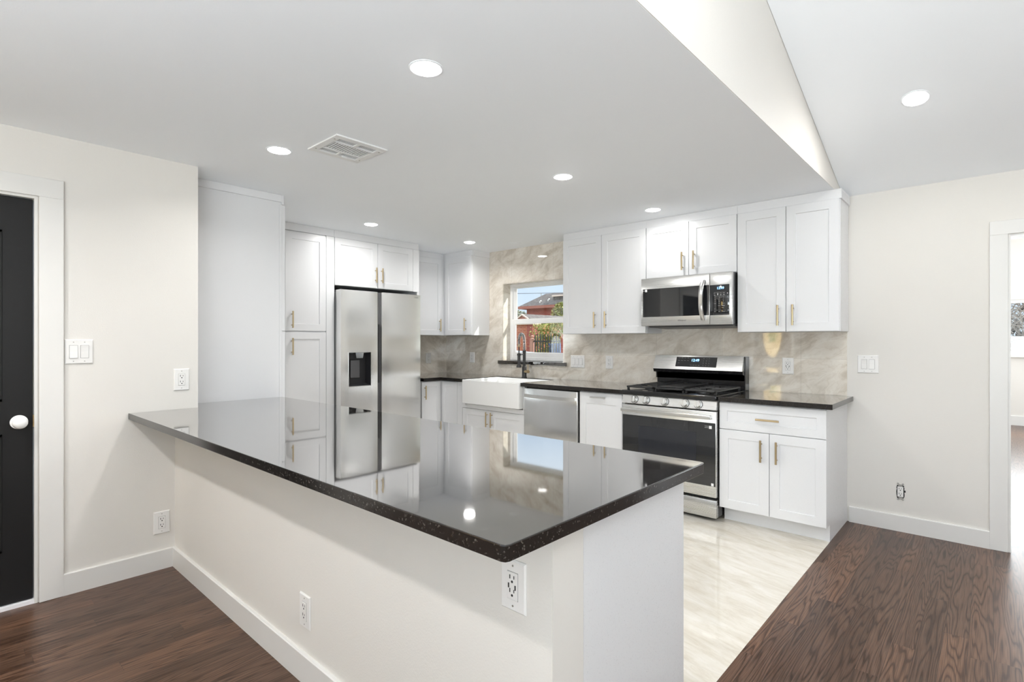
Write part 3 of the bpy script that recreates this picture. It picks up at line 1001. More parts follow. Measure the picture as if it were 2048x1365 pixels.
# pull-out cabinet between dishwasher and range
r = base_root('narrow white pull-out base cabinet between dishwasher and range', 0.862)
carcass(r, (0, 0.443, YBF + 0.020, D0, TK, CB - 0.001), (0, 0.443, YBF + 0.085, D0, 0, TK))
bm = NB()
shaker(bm, 0.004, 0.428, 0.115, 0.870, YBF, st=0.062, st_top=0.092)
d_ = obj('door', bm, MT['cab'], r, None)
pull(d_, 0.207, 0.834, YBF, vertical=False, mat=MT['satin'], label='grey steel bar handle')
# right end base
r = base_root('white base cabinet with one drawer and two doors right of the range', 2.091)
carcass(r, (0, 0.666, YBF + 0.020, D0, TK, CB - 0.001))
carcass(r, (0, 0.666, -0.552, D0, 0, TK), name='toe_kick')
bm = NB()
box(bm, 0.666, 0.684, YBF + 0.0205, -0.001, TK, CB - 0.001)
box(bm, 0.666, 0.684, -0.556, -0.001, 0.0, TK)
obj('end_panel', bm, MT['cab'], r, None)
drawer(r, 0.001, 0.684, 0.683, 0.871, YBF, 0.334, 0.773, st=0.055)
door(r, 0.001, 0.339, 0.113, 0.679, YBF, 0.291, 0.557)
door(r, 0.343, 0.684, 0.113, 0.679, YBF, 0.391, 0.557)
# peninsula base cabinets: fronts face +Y, plain end faces +X
def pen_cab(label, x1, w, end=False):
    r = thing('base_cabinet', label, 'cabinet', (x1, -2.845, 0.0), FACE_Y_POS)
    carcass(r, (0.0, w, 0.0, 0.569, TK, CB - 0.001), (0.0, w, 0.07, 0.569, 0, TK))
    n = 2
    for k in range(n):
        a = 0.003 + k * (w - 0.003) / n
        b = (k + 1) * (w - 0.003) / n
        door(r, a, b, 0.115, 0.872, -0.034, (b - 0.05) if k == 0 else (a + 0.05), 0.75, t=0.024)
    if end:
        bm = NB()
        box(bm, -0.0045, 0.0, 0.0, 0.569, 0.0, CB - 0.001)
        obj('end_panel', bm, MT['cab'], r, None)
    return r
pen_cab('white base cabinet with a plain end panel at the free end of the peninsula', 2.7955, 0.925, True)
pen_cab('white two-door base cabinet in the middle of the peninsula', 1.870, 0.925)
pen_cab('white two-door base cabinet of the peninsula next to the tall cabinet', 0.944, 0.925)

# ------------------------------------------------------------------ fridge (front faces +X); local x = world Y + 1.955, local y = -(world X) - 0.90
def fridge():
    y0 = -1.924
    r = thing('refrigerator', 'stainless steel side-by-side fridge with water dispenser', 'fridge', (-0.945, y0, 0.0), FACE_X_POS)
    Wd = 0.938
    bm = NB()
    box(bm, 0.004, Wd - 0.004, 0.105, 0.712, 0.03, 1.782, 0.004, 1)
    tag(obj('body', bm, MT['steel_dark'], r), 'dark grey steel cabinet')
    for x in (0.06, Wd - 0.06):
        for y in (0.16, 0.66):
            bm = NB()
            cyl(bm, (x, y, 0.0), (x, y, 0.032), 0.02, 14)
            obj('foot', bm, MT['plastic_black'], r)
    def curved(bm, x0, x1, z0, z1, hole=None, bulge=0.007, depth=0.098):
        """door skin bowed a little outwards, with an optional rectangular hole"""
        nx = 14
        xs = sorted(set([x0 + (x1 - x0) * i / nx for i in range(nx + 1)] + ([hole[0], hole[1]] if hole else [])))
        zs = [z0, z1] if not hole else [z0, hole[2], hole[3], z1]
        f = lambda x: -bulge * (1 - ((2 * x - x0 - x1) / (x1 - x0)) ** 4) + bulge
        def ok(xa, xb, za, zb):
            return not (hole and xa >= hole[0] - 1e-6 and xb <= hole[1] + 1e-6 and za >= hole[2] - 1e-6 and zb <= hole[3] + 1e-6)
        V = {}
        def v(x, y, z):
            k = (round(x, 5), round(y, 5), round(z, 5))
            if k not in V:
                V[k] = bm.verts.new((x, y, z))
            return V[k]
        for xa, xb in zip(xs, xs[1:]):
            for za, zb in zip(zs, zs[1:]):
                if ok(xa, xb, za, zb):
                    bm.faces.new((v(xa, f(xa), za), v(xb, f(xb), za), v(xb, f(xb), zb), v(xa, f(xa), zb)))
            bm.faces.new((v(xa, f(xa), z1), v(xb, f(xb), z1), v(xb, depth, z1), v(xa, depth, z1)))
            bm.faces.new((v(xa, f(xa), z0), v(xb, f(xb), z0), v(xb, depth, z0), v(xa, depth, z0)))
        for x in (x0, x1):
            for za, zb in zip(zs, zs[1:]):
                bm.faces.new((v(x, f(x), za), v(x, f(x), zb), v(x, depth, zb), v(x, depth, za)))
        bm.faces.new((v(x0, depth, z0), v(x1, depth, z0), v(x1, depth, z1), v(x0, depth, z1))) if False else None
        if hole:
            d = 0.075
            for xa, xb in zip(xs, xs[1:]):
                if xa >= hole[0] - 1e-6 and xb <= hole[1] + 1e-6:
                    for z in (hole[2], hole[3]):
                        bm.faces.new((v(xa, f(xa), z), v(xb, f(xb), z), v(xb, 0.012, z), v(xa, 0.012, z)))
            for x in (hole[0], hole[1]):
                bm.faces.new((v(x, f(x), hole[2]), v(x, f(x), hole[3]), v(x, 0.012, hole[3]), v(x, 0.012, hole[2])))
    H = (0.085, 0.324, 0.885, 1.206)
    ZT = 1.801
    bm = NB()
    curved(bm, 0.005, 0.406, 0.075, ZT, H)
    dl = obj('door', bm, MT['steel_fridge'], r, 30)
    # dispenser: dark cavity, paddle, spout
    bm = NB()
    x0, x1, z0, z1 = H
    d = 0.085
    pts = [(x0, 0.010), (x1, 0.010), (x1 - 0.004, d), (x0 + 0.004, d)]
    A = [bm.verts.new((x0, 0.008, z0)), bm.verts.new((x1, 0.008, z0)), bm.verts.new((x1, 0.008, z1)), bm.verts.new((x0, 0.008, z1))]
    B = [bm.verts.new((x0 + 0.006, d, z0 + 0.02)), bm.verts.new((x1 - 0.006, d, z0 + 0.02)), bm.verts.new((x1 - 0.006, d, z1 - 0.01)), bm.verts.new((x0 + 0.006, d, z1 - 0.01))]
    for k in range(4):
        j = (k + 1) % 4
        bm.faces.new((A[k], A[j], B[j], B[k]))
    bm.faces.new(B)
    disp = obj('dispenser', bm, MT['plastic_black'], dl, None)
    disp['label'] = 'black dispenser recess'
    bm = NB()
    box(bm, x0 + 0.055, x0 + 0.155, 0.062, 0.074, z0 + 0.075, z1 - 0.075, 0.004, 2)
    tag(obj('dispenser_paddle', bm, MT['greyplastic'], dl), 'grey dispenser paddle')
    bm = NB()
    prism(bm, [(x0 + 0.085, z1 - 0.002), (x0 + 0.175, z1 - 0.002), (x0 + 0.165, z1 - 0.055), (x0 + 0.095, z1 - 0.055)], 'y', 0.022, 0.078)
    tag(obj('dispenser_spout', bm, MT['chrome'], dl, None), 'chrome dispenser spout')
    bm = NB()
    for a, b, c, e in ((x0 - 0.004, x0, z0 - 0.004, z1), (x1, x1 + 0.004, z0 - 0.004, z1), (x0, x1, z0 - 0.006, z0)):
        box(bm, a, b, -0.0015, 0.012, c, e)
    tag(obj('dispenser_rim', bm, MT['satin'], dl, None), 'bright steel dispenser rim')
    bm = NB()
    curved(bm, 0.454, 0.935, 0.075, ZT)
    dr = obj('door', bm, MT['steel_fridge'], r, 30)
    # recessed grip channel between the doors
    bm = NB()
    box(bm, 0.4075, 0.4525, 0.035, 0.098, 0.075, ZT - 0.002)
    tag(obj('grip_channel', bm, MT['greyplastic'], r), 'dark grey channel between the doors')
    bm = NB()
    box(bm, 0.412, 0.440, 0.020, 0.0345, 0.900, 1.482, 0.003, 1)
    tag(obj('handle_recess', bm, MT['plastic_black'], r), 'black grip recess')
    # top hinges and kick grille
    for x in (0.05, Wd - 0.05):
        bm = NB()
        box(bm, x - 0.04, x + 0.04, 0.03, 0.16, 1.783, 1.798, 0.003, 1)
        cyl(bm, (x - 0.02 if x < 0.4 else x + 0.02, 0.05, 1.780), (x - 0.02 if x < 0.4 else x + 0.02, 0.05, 1.808), 0.012, 14)
        obj('hinge_cap', bm, MT['greyplastic'], r)
    bm = NB()
    for k in range(6):
        box(bm, 0.02, Wd - 0.02, 0.110, 0.118, 0.034 + k * 0.006, 0.037 + k * 0.006)
    obj('kick_grille', bm, MT['plastic_black'], r)
    text('maker_mark', 'SAMSUNG', 0.012, MT['legend'], dr, (0.878, 0.0015, 1.772))
fridge()

# ------------------------------------------------------------------ farmhouse sink
def sink():
    x0, x1, yf, yb, zt, zb = -0.6085, 0.1975, -0.712, -0.151, 0.9085, 0.660
    r = thing('farmhouse_sink', 'white apron-front farmhouse sink below the window', 'sink', (x0, 0, 0))
    X = lambda v: v - x0
    bm = NB()
    t = 0.022
    rc = 0.03
    def rrect(a0, a1, b0, b1, rad, n=6):
        pts = []
        for cx, cy, s in ((a1 - rad, b1 - rad, 0), (a0 + rad, b1 - rad, 1), (a0 + rad, b0 + rad, 2), (a1 - rad, b0 + rad, 3)):
            for k in range(n + 1):
                a = pi / 2 * (s + k / n)
                pts.append((cx + rad * cos(a), cy + rad * sin(a)))
        return pts
    def loop(pts, z):
        return [bm.verts.new((X(p[0]), p[1], z)) for p in pts]
    oo = rrect(x0, x1, yf, yb, 0.018)
    oi = rrect(x0 + t, x1 - t, yf + t, yb - t, 0.03)
    ob = rrect(x0 + t + 0.01, x1 - t - 0.01, yf + t + 0.01, yb - t - 0.01, 0.03)
    oc = rrect(x0 + t + 0.035, x1 - t - 0.035, yf + t + 0.035, yb - t - 0.035, 0.03)
    o1 = rrect(x0 + 0.004, x1 - 0.004, yf + 0.004, yb - 0.004, 0.016)
    oi1 = rrect(x0 + t - 0.004, x1 - t + 0.004, yf + t - 0.004, yb - t + 0.004, 0.03)
    ztop = zt
    L = [loop(o1, zb), loop(oo, zb + 0.004), loop(oo, ztop - 0.004), loop(o1, ztop), loop(oi1, ztop), loop(oi, ztop - 0.004),
         loop(ob, zb + 0.050), loop(oc, zb + 0.020)]
    for a, b in zip(L, L[1:]):
        n = len(a)
        for k in range(n):
            j = (k + 1) % n
            bm.faces.new((a[k], a[j], b[j], b[k]))
    bm.faces.new(L[0][::-1]); bm.faces.new(L[-1])
    obj('basin', bm, MT['ceramic'], r, 40)
    bm = NB()
    lathe(bm, [(0, 0.0), (0.02, 0.0), (0.045, 0.003), (0.048, 0.004), (0.05, 0.0)], (X(-0.2), -0.42, zb + 0.0205), 'z', 24)
    tag(obj('drain', bm, MT['chrome'], r, 40), 'chrome drain')
sink()

# ------------------------------------------------------------------ faucet
def faucet():
    bx, by = -0.26, -0.098
    r = thing('kitchen_faucet', 'black spring pull-down faucet with brass lever behind the sink', 'faucet', (bx, by, CT))
    bm = NB()
    lathe(bm, [(0, 0), (0.030, 0), (0.030, 0.006), (0.025, 0.009), (0.0245, 0.118), (0.021, 0.124), (0.0165, 0.126), (0.0165, 0.268), (0.019, 0.270), (0.019, 0.300), (0.0, 0.300)], (0, 0, 0), 'z', 28)
    obj('body', bm, MT['matteblack'], r, 40)
    # arc of the hose in the plane leaning towards the room and a little to the right
    dirv = Vector((0.35, -0.937, 0.0))
    reach = 0.165
    def arc(s):                       # s in 0..1 : up the riser, over, down
        R = reach / 2
        zs = 0.300
        top = 0.395
        L1 = top - zs
        Lc = pi * R
        L2 = 0.045
        d = s * (L1 + Lc + L2)
        if d < L1:
            return Vector((0, 0, zs + d))
        d -= L1
        if d < Lc:
            a = d / R
            return dirv * (R - R * cos(a)) + Vector((0, 0, top + R * sin(a)))
        d -= Lc
        return dirv * reach + Vector((0, 0, top - d))
    bm = NB()
    tube(bm, [arc(k / 60) for k in range(61)], 0.0085, 10)
    obj('hose', bm, MT['matteblack'], r, 60)
    bm = NB()
    turns, per = 34, 12
    pts = []
    for k in range(turns * per + 1):
        s = k / (turns * per)
        p = arc(s); q = arc(min(1, s + 0.004)); q0 = arc(max(0, s - 0.004))
        d = (q - q0).normalized()
        n = dirv.cross(Vector((0, 0, 1))).normalized()
        m = d.cross(n)
        a = 2 * pi * k / per
        pts.append(p + (n * cos(a) + m * sin(a)) * 0.0145)
    tube(bm, pts, 0.0026, 6)
    tag(obj('spring_coil', bm, MT['spring'], r, 60), 'shiny steel coil spring')
    end = dirv * reach
    bm = NB()
    lathe(bm, [(0, 0.0), (0.013, 0), (0.0155, 0.004), (0.0155, 0.026), (0.011, 0.030), (0, 0.030)], (end.x, end.y, 0.338), 'z', 20)
    tag(obj('hose_collar', bm, MT['brass'], r, 40), 'brass hose collar')
    bm = NB()
    tube(bm, [(end.x, end.y, 0.34), (end.x, end.y, 0.272)], 0.0065, 10)
    obj('lower_hose', bm, MT['matteblack'], r, 60)
    bm = NB()
    lathe(bm, [(0, 0.118), (0.026, 0.118), (0.027, 0.124), (0.026, 0.136), (0.0175, 0.150), (0.0165, 0.262), (0.012, 0.272), (0, 0.272)], (end.x, end.y, 0.0), 'z', 24)
    obj('spray_head', bm, MT['matteblack'], r, 40)
    bm = NB()
    tube(bm, [dirv * 0.016 + Vector((0, 0, 0.255)), dirv * (reach - 0.018) + Vector((0, 0, 0.255))], 0.006, 10)
    lathe(bm, [(0.016, 0.246), (0.021, 0.246), (0.021, 0.266), (0.016, 0.266), (0.016, 0.246)], (end.x, end.y, 0.0), 'z', 20)
    obj('holder_arm', bm, MT['matteblack'], r, 40)
    bm = NB()
    cyl(bm, (0.015, -0.004, 0.068), (0.078, -0.022, 0.068), 0.0175, 20)
    lv = obj('valve', bm, MT['brass'], r, 40)
    lv['label'] = 'brass valve barrel'
    bm = NB()
    tube(bm, [(0.068, -0.019, 0.082), (0.071, -0.022, 0.12), (0.073, -0.024, 0.150)], [0.005, 0.0045, 0.004], 10)
    tag(obj('lever', bm, MT['brass'], lv, 60), 'thin brass lever')
faucet()

# ------------------------------------------------------------------ dishwasher
def dishwasher():
    x0, x1, yf = 0.2265, 0.852, -0.672
    r = thing('dishwasher', 'stainless steel dishwasher between sink and pull-out cabinet', 'dishwasher', (x0, 0, 0))
    w = x1 - x0
    bm = NB()
    box(bm, 0.002, w + 0.006, yf + 0.045, -0.02, 0.06, 0.876)
    box(bm, 0.02, w - 0.02, yf + 0.10, -0.02, 0.0, 0.06)
    tag(obj('body', bm, MT['plastic_black'], r), 'black tub and edges')
    bm = NB()
    box(bm, 0.002, w, yf, yf + 0.044, 0.10, 0.868, 0.006, 3)
    d = obj('door', bm, MT['steel_pale'], r)
    bm = NB()
    pts = []
    for k in range(17):
        s = k / 16
        x = 0.020 + (w - 0.040) * s
        pts.append((x, yf - 0.012 - 0.034 * (1 - (2 * s - 1) ** 4), 0.797))
    prev = None
    for p in pts:
        ring = [bm.verts.new((p[0], p[1] + a, p[2] + b)) for a, b in ((-0.005, -0.014), (0.007, -0.015), (0.007, 0.015), (-0.005, 0.014))]
        if prev:
            for k in range(4):
                bm.faces.new((prev[k], prev[(k + 1) % 4], ring[(k + 1) % 4], ring[k]))
        else:
            bm.faces.new(ring)
        prev = ring
    bm.faces.new(prev[::-1])
    for x in (0.026, w - 0.026):
        box(bm, x - 0.010, x + 0.010, yf - 0.014, yf + 0.002, 0.783, 0.811, 0.002, 1)
    tag(obj('handle', bm, MT['satin'], d, 40), 'bowed steel bar handle')
    bm = NB()
    box(bm, 0.004, w, yf + 0.06, yf + 0.07, 0.004, 0.098)
    obj('toe_panel', bm, MT['plastic_black'], r)
dishwasher()

# ------------------------------------------------------------------ gas range
def range_():
    x0, x1, yf = 1.3095, 2.0855, -0.690
    w = x1 - x0
    r = thing('gas_range', 'stainless steel gas range with five knobs and black grates', 'stove', (x0, 0, 0))
    bm = NB()
    box(bm, 0.003, w - 0.003, yf + 0.048, -0.028, 0.03, 0.895)
    tag(obj('body', bm, MT['black'], r), 'black side panels')
    for x in (0.06, w - 0.06):
        for y in (yf + 0.10, -0.10):
            bm = NB()
            cyl(bm, (x, y, 0), (x, y, 0.032), 0.019, 16)
            obj('leg', bm, MT['plastic_black'], r)
    # storage drawer
    bm = NB()
    box(bm, 0.004, w - 0.004, yf + 0.004, yf + 0.047, 0.026, 0.156, 0.004, 2)
    obj('drawer', bm, MT['steel'], r)
    # oven door
    bm = NB()
    box(bm, 0.003, w - 0.003, yf, yf + 0.046, 0.176, 0.802, 0.005, 2)
    d = obj('door', bm, MT['steel'], r)
    d['label'] = 'stainless oven door with a black glass window'
    bm = NB()
    box(bm, 0.008, w - 0.008, yf - 0.0035, yf + 0.001, 0.258, 0.719, 0.0015, 1)
    tag(obj('door_glass', bm, MT['blackglass'], d), 'black oven glass')
    bm = NB()   # oven window border, a shade lighter, printed on the glass
    box(bm, 0.150, w - 0.150, yf - 0.0040, yf - 0.0035, 0.345, 0.640)
    obj('inner_window', bm, MT['ovenwin'], d)
    bm = NB()
    box(bm, 0.012, w - 0.030, yf - 0.050, yf - 0.032, 0.748, 0.778, 0.006, 3)
    for x in (0.030, w - 0.048):
        box(bm, x - 0.014, x + 0.014, yf - 0.036, yf + 0.002, 0.752, 0.774, 0.003, 1)
    tag(obj('handle', bm, MT['satin'], d, 40), 'thick flat steel bar handle')
    bm = NB()
    box(bm, 0.722, 0.742, yf - 0.0042, yf - 0.0034, 0.676, 0.698)
    tag(obj('sticker', bm, MT['sticker'], d), 'small white square label at the top of the glass')
    bm = NB()
    for k in range(2):
        box(bm, 0.690, 0.718, yf - 0.0042, yf - 0.0034, 0.681 + k * 0.010, 0.686 + k * 0.010)
    obj('printed_lines', bm, MT['legend'], d)
    bm = NB()
    box(bm, 0.738, 0.756, yf - 0.0042, yf - 0.0034, 0.261, 0.281)
    tag(obj('sticker', bm, MT['sticker'], d), 'small white square label at the bottom of the glass')
    # control panel with knobs
    bm = NB()
    prism(bm, [(yf - 0.004, 0.815), (yf + 0.012, 0.8785), (yf + 0.060, 0.8785), (yf + 0.060, 0.812), (yf + 0.0, 0.811)], 'x', 0.002, w - 0.002)
    cp = obj('control_panel', bm, MT['steel'], r, None)
    n = Vector((0, -0.97, 0.243)).normalized()
    for kx in (0.114, 0.215, 0.375, 0.538, 0.640):
        c = Vector((kx, yf + 0.004, 0.846))
        bm = NB()
        cyl(bm, c - n * 0.002, c + n * 0.006, 0.031, 28, 0.029)
        cyl(bm, c + n * 0.006, c + n * 0.030, 0.0255, 28, 0.0235)
        kb = obj('knob', bm, MT['satin'], cp, 40)
        bm = NB()
        cyl(bm, c - n * 0.003, c + n * 0.003, 0.034, 28)
        tag(obj('knob_bezel', bm, MT['steel_dark'], kb, 40), 'dark ring around the knob')
        bm = NB()
        box(bm, -0.0055, 0.0055, -0.004, 0.004, -0.022, 0.022, 0.002, 1)
        rot = Matrix.Rotation(math.atan2(0.243, 0.97), 4, 'X')
        bmesh.ops.transform(bm, matrix=Matrix.Translation(c + n * 0.033) @ rot.inverted(), verts=bm.verts)
        obj('knob_grip', bm, MT['satin'], kb)
    # cooktop
    bm = NB()
    box(bm, -0.001, w + 0.001, yf - 0.010, -0.095, 0.8795, 0.918, 0.008, 3)
    ct = obj('cooktop', bm, MT['black'], r)
    ct['label'] = 'glossy black cooktop'
    for bx_, by_, br in ((0.17, -0.52, 0.048), (0.17, -0.24, 0.040), (w / 2, -0.38, 0.055), (w - 0.17, -0.52, 0.052), (w - 0.17, -0.24, 0.036)):
        bm = NB()
        lathe(bm, [(0, 0.0), (br, 0.0), (br, 0.010), (br * 0.8, 0.012), (br * 0.8, 0.020), (0, 0.022)], (bx_, by_, 0.918), 'z', 28)
        obj('burner', bm, MT['iron'], ct, 40)
    # cast iron grates
    zg0, zg1 = 0.936, 0.950
    def grate(a0, a1):
        bm = NB()
        y0, y1 = yf + 0.035, -0.125
        b = 0.0065
        for x in (a0 + b, a1 - b):
            box(bm, x - b, x + b, y0, y1, zg0, zg1, 0.003, 1)
        for y in (y0 + b, y1 - b, (y0 + y1) / 2):
            box(bm, a0, a1, y - b, y + b, zg0, zg1, 0.003, 1)
        nb = 5
        for k in range(1, nb + 1):
            y = y0 + (y1 - y0) * k / (nb + 1)
            box(bm, a0 + 0.012, a0 + (a1 - a0) * 0.40, y - 0.005, y + 0.005, zg0, zg1, 0.002, 1)
            box(bm, a1 - (a1 - a0) * 0.40, a1 - 0.012, y - 0.005, y + 0.005, zg0, zg1, 0.002, 1)
        for x in (a0 + b, a1 - b):
            for y in (y0 + 0.02, y1 - 0.02):
                box(bm, x - b, x + b, y - 0.009, y + 0.009, 0.917, zg0)
        return obj('grate', bm, MT['iron'], ct)
    grate(0.022, 0.258)
    grate(0.268, 0.508)
    grate(0.518, w - 0.022)
    # flat griddle plate on the centre grate
    bm = NB()
    box(bm, 0.276, 0.500, yf + 0.06, -0.15, 0.951, 0.958, 0.003, 1)
    for x in (0.276, 0.494):
        box(bm, x, x + 0.006, yf + 0.06, -0.15, 0.957, 0.970, 0.002, 1)
    tag(obj('griddle', bm, MT['iron'], ct), 'flat black griddle plate on the centre grate')
    # backguard
    bm = NB()
    box(bm, 0.012, w - 0.006, -0.094, -0.012, 0.88, 1.060)
    prism(bm, [(-0.094, 0.99), (-0.094, 1.035), (-0.140, 1.045), (-0.152, 1.072), (-0.012, 1.072), (-0.012, 0.99)], 'x', 0.0, w - 0.002)
    box(bm, w - 0.006, w + 0.004, -0.100, -0.010, 0.89, 1.188, 0.003, 1)
    bg = obj('backguard', bm, MT['black'], r, None)
    bm = NB()
    prism(bm, [(-0.152, 1.072), (-0.104, 1.190), (-0.012, 1.190), (-0.012, 1.072)], 'x', 0.0, w - 0.006)
    fp = obj('backguard_face', bm, MT['steel'], bg, None)
    fp['label'] = 'sloped stainless control face'
    nn = Vector((0, -(1.190 - 1.072), -0.048 * -1)).normalized()
    nn = Vector((0, -0.926, 0.377))
    def on_face(x, s):                   # s = 0 bottom .. 1 top
        return Vector((x, -0.152 + 0.048 * s, 1.072 + 0.118 * s))
    tilt = math.atan2(0.048, 0.118)
    bm = NB()
    q = [on_face(0.205, 0.20) + nn * 0.001, on_face(0.560, 0.20) + nn * 0.001, on_face(0.560, 0.90) + nn * 0.001, on_face(0.205, 0.90) + nn * 0.001]
    q2 = [p - nn * 0.002 for p in q]
    v1 = [bm.verts.new(p) for p in q]; v2 = [bm.verts.new(p) for p in q2]
    bm.faces.new(v1)
    for k in range(4):
        bm.faces.new((v1[k], v1[(k + 1) % 4], v2[(k + 1) % 4], v2[k]))
    dp = obj('display', bm, MT['blackglass'], bg, None)
    dp['label'] = 'black touch panel with blue clock'
    text('display_digits', '12:49', 0.032, MT['bluelight'], dp, on_face(0.375, 0.66) + nn * 0.002, (pi / 2 - tilt, 0, 0))
    bm = NB()
    rows = [(0.222, 0.80, 4, 0.027), (0.222, 0.62, 4, 0.027), (0.222, 0.44, 1, 0.027), (0.335, 0.30, 4, 0.023)]
    for xs, s, n_, st in rows:
        for k in range(n_):
            p = on_face(xs + k * st, s) + nn * 0.0015
            v = [bm.verts.new(p + Vector((a, 0, 0)) + Vector((0, 0.377, 0.926)) * b) for a, b in ((0, 0), (0.016, 0), (0.016, 0.004), (0, 0.004))]
            bm.faces.new(v)
    for i in range(3):
        for j in range(4):
            p = on_face(0.445 + i * 0.024, 0.78 - j * 0.165) + nn * 0.0015
            v = [bm.verts.new(p + Vector((a, 0, 0)) + Vector((0, 0.377, 0.926)) * b) for a, b in ((0, 0), (0.005, 0), (0.005, 0.007), (0, 0.007))]
            bm.faces.new(v)
    obj('touch_lettering', bm, MT['dimlegend'], dp, None)
MT['ovenwin'] = paint('oven_window', (0.018, 0.020, 0.026), 0.04, 0.5, ior=1.6)
MT['dimlegend'] = paint('dim_legend', (0.16, 0.16, 0.16), 0.5)
range_()

# ------------------------------------------------------------------ microwave
def microwave():
    x0, x1, yf, z0, z1 = 1.3275, 2.0935, -0.405, 1.444, 1.848
    w = x1 - x0
    r = thing('microwave', 'stainless steel over-the-range microwave with black door window', 'microwave', (x0, 0, z0))
    h = z1 - z0
    bm = NB()
    box(bm, 0.004, w - 0.003, yf + 0.035, -0.011, 0.006, h - 0.002)
    tag(obj('body', bm, MT['black'], r), 'black housing')
    bm = NB()
    prism(bm, [(yf + 0.03, 0.008), (yf + 0.06, -0.012), (-0.03, -0.022), (-0.03, 0.008)], 'x', 0.05, w - 0.01)
    obj('vent_base', bm, MT['greyplastic'], r, None)
    xs = 0.594
    bm = NB()
    box(bm, 0.0, xs - 0.001, yf, yf + 0.034, 0.0, h, 0.005, 2)
    d = obj('door', bm, MT['steel'], r)
    bm = NB()
    box(bm, 0.018, xs - 0.004, yf - 0.0025, yf + 0.001, 0.075, 0.312, 0.001, 1)
    tag(obj('door_window', bm, MT['blackglass'], d), 'black glass door window')
    bm = NB()   # bowed handle
    prev = None
    N = 24
    for k in range(N + 1):
        s = k / N
        z = 0.034 + (0.352 - 0.034) * s
        y = yf - 0.006 - 0.046 * (1 - abs(2 * s - 1) ** 2.6)
        xx = 0.545 - 0.004 * (1 - (2 * s - 1) ** 2)
        ring = [bm.verts.new((xx + a, y + b, z)) for a, b in ((-0.016, 0.005), (-0.017, -0.001), (-0.012, -0.007), (0.012, -0.007), (0.017, -0.001), (0.016, 0.005))]
        if prev:
            for j in range(6):
                bm.faces.new((prev[j], prev[(j + 1) % 6], ring[(j + 1) % 6], ring[j]))
        else:
            bm.faces.new(ring)
        prev = ring
    bm.faces.new(prev[::-1])
    tag(obj('handle', bm, MT['satin'], d, 50), 'bowed steel handle')
    text('maker_mark', 'Whirlpool', 0.017, MT['greyplastic'], d, (0.365, yf - 0.0006, 0.040), shear=0.2)
    bm = NB()
    box(bm, 0.040, 0.058, yf - 0.0033, yf - 0.0024, 0.288, 0.309)
    tag(obj('sticker', bm, MT['sticker'], d), 'small white square label on the glass')
    bm = NB()
    for k in range(2):
        box(bm, 0.020, 0.038, yf - 0.0033, yf - 0.0024, 0.293 + k * 0.006, 0.2965 + k * 0.006)
    obj('printed_lines', bm, MT['legend'], d)
    # control side
    bm = NB()
    box(bm, xs + 0.001, w, yf, yf + 0.034, 0.0, h, 0.005, 2)
    cp = obj('control_panel', bm, MT['steel'], r)
    bm = NB()
    box(bm, xs + 0.002, w - 0.020, yf - 0.0025, yf + 0.001, 0.073, 0.308, 0.003, 2)
    kp = obj('keypad', bm, MT['blackglass'], cp)
    kp['label'] = 'black keypad with blue clock'
    text('display_digits', '12:49', 0.026, MT['bluelight'], kp, (xs + 0.084, yf - 0.003, 0.281))
    bm = NB()
    yk = yf - 0.003
    def dash(x, z, a, b):
        bm.faces.new([bm.verts.new(p) for p in ((x - a, yk, z - b), (x + a, yk, z - b), (x + a, yk, z + b), (x - a, yk, z + b))])
    for x in (0.040, 0.064, 0.087, 0.111):
        dash(xs + x, 0.243, 0.008, 0.0016)
        dash(xs + x, 0.229, 0.006, 0.0030)
    for z in (0.2515, 0.2195, 0.111):
        dash(xs + 0.080, z, 0.045, 0.0006)
    dash(xs + 0.075, 0.146, 0.009, 0.0016); dash(xs + 0.106, 0.146, 0.011, 0.003); dash(xs + 0.106, 0.127, 0.006, 0.0016)
    dash(xs + 0.042, 0.122, 0.005, 0.0014); dash(xs + 0.042, 0.100, 0.005, 0.002); dash(xs + 0.075, 0.100, 0.004, 0.003); dash(xs + 0.108, 0.100, 0.010, 0.002)
    obj('key_lettering', bm, MT['legend'], kp, None)
    for k, s in enumerate(('1', '2', '3', '4', '5', '6', '7', '8', '9', 'OK', '0', 'START')):
        text('key_number', s, 0.0125 if len(s) < 3 else 0.008, MT['legend'], kp, (xs + (0.043, 0.075, 0.107)[k % 3], yf - 0.003, 0.210 - 0.0155 * (k // 3)))
microwave()

# ------------------------------------------------------------------ outlets and switches (local front -y)
def plate_root(name, label, cat, loc, rot, group):
    return thing(name, label, cat, loc, rot, group)

def cover(bm, w, h):
    t = 0.006
    R = []
    for i, y in ((0, 0.0), (0, -0.002), (0.004, -t)):
        R.append([bm.verts.new(p) for p in ((-w / 2 + i, y, -h / 2 + i), (w / 2 - i, y, -h / 2 + i), (w / 2 - i, y, h / 2 - i), (-w / 2 + i, y, h / 2 - i))])
    for a, b in zip(R, R[1:]):
        for k in range(4):
            bm.faces.new((a[k], a[(k + 1) % 4], b[(k + 1) % 4], b[k]))
    bm.faces.new(R[0][::-1]); bm.faces.new(R[-1])

def screws(root, xs, zs, y=-0.006):
    bm = NB()
    for x in xs:
        for z in zs:
            lathe(bm, [(0, -0.0012), (0.0026, -0.0008), (0.003, 0.0006)], (x, y, z), 'y', 12)
    obj('screws', bm, MT['screw'], root)

def receptacle_slots(bm, y, x, zc):
    box(bm, x - 0.0085, x - 0.0058, y - 0.0006, y, zc - 0.001, zc + 0.009)
    box(bm, x + 0.0052, x + 0.0075, y - 0.0006, y, zc + 0.000, zc + 0.008)
    cyl(bm, (x, y, zc - 0.0075), (x, y - 0.0006, zc - 0.0075), 0.0032, 12)

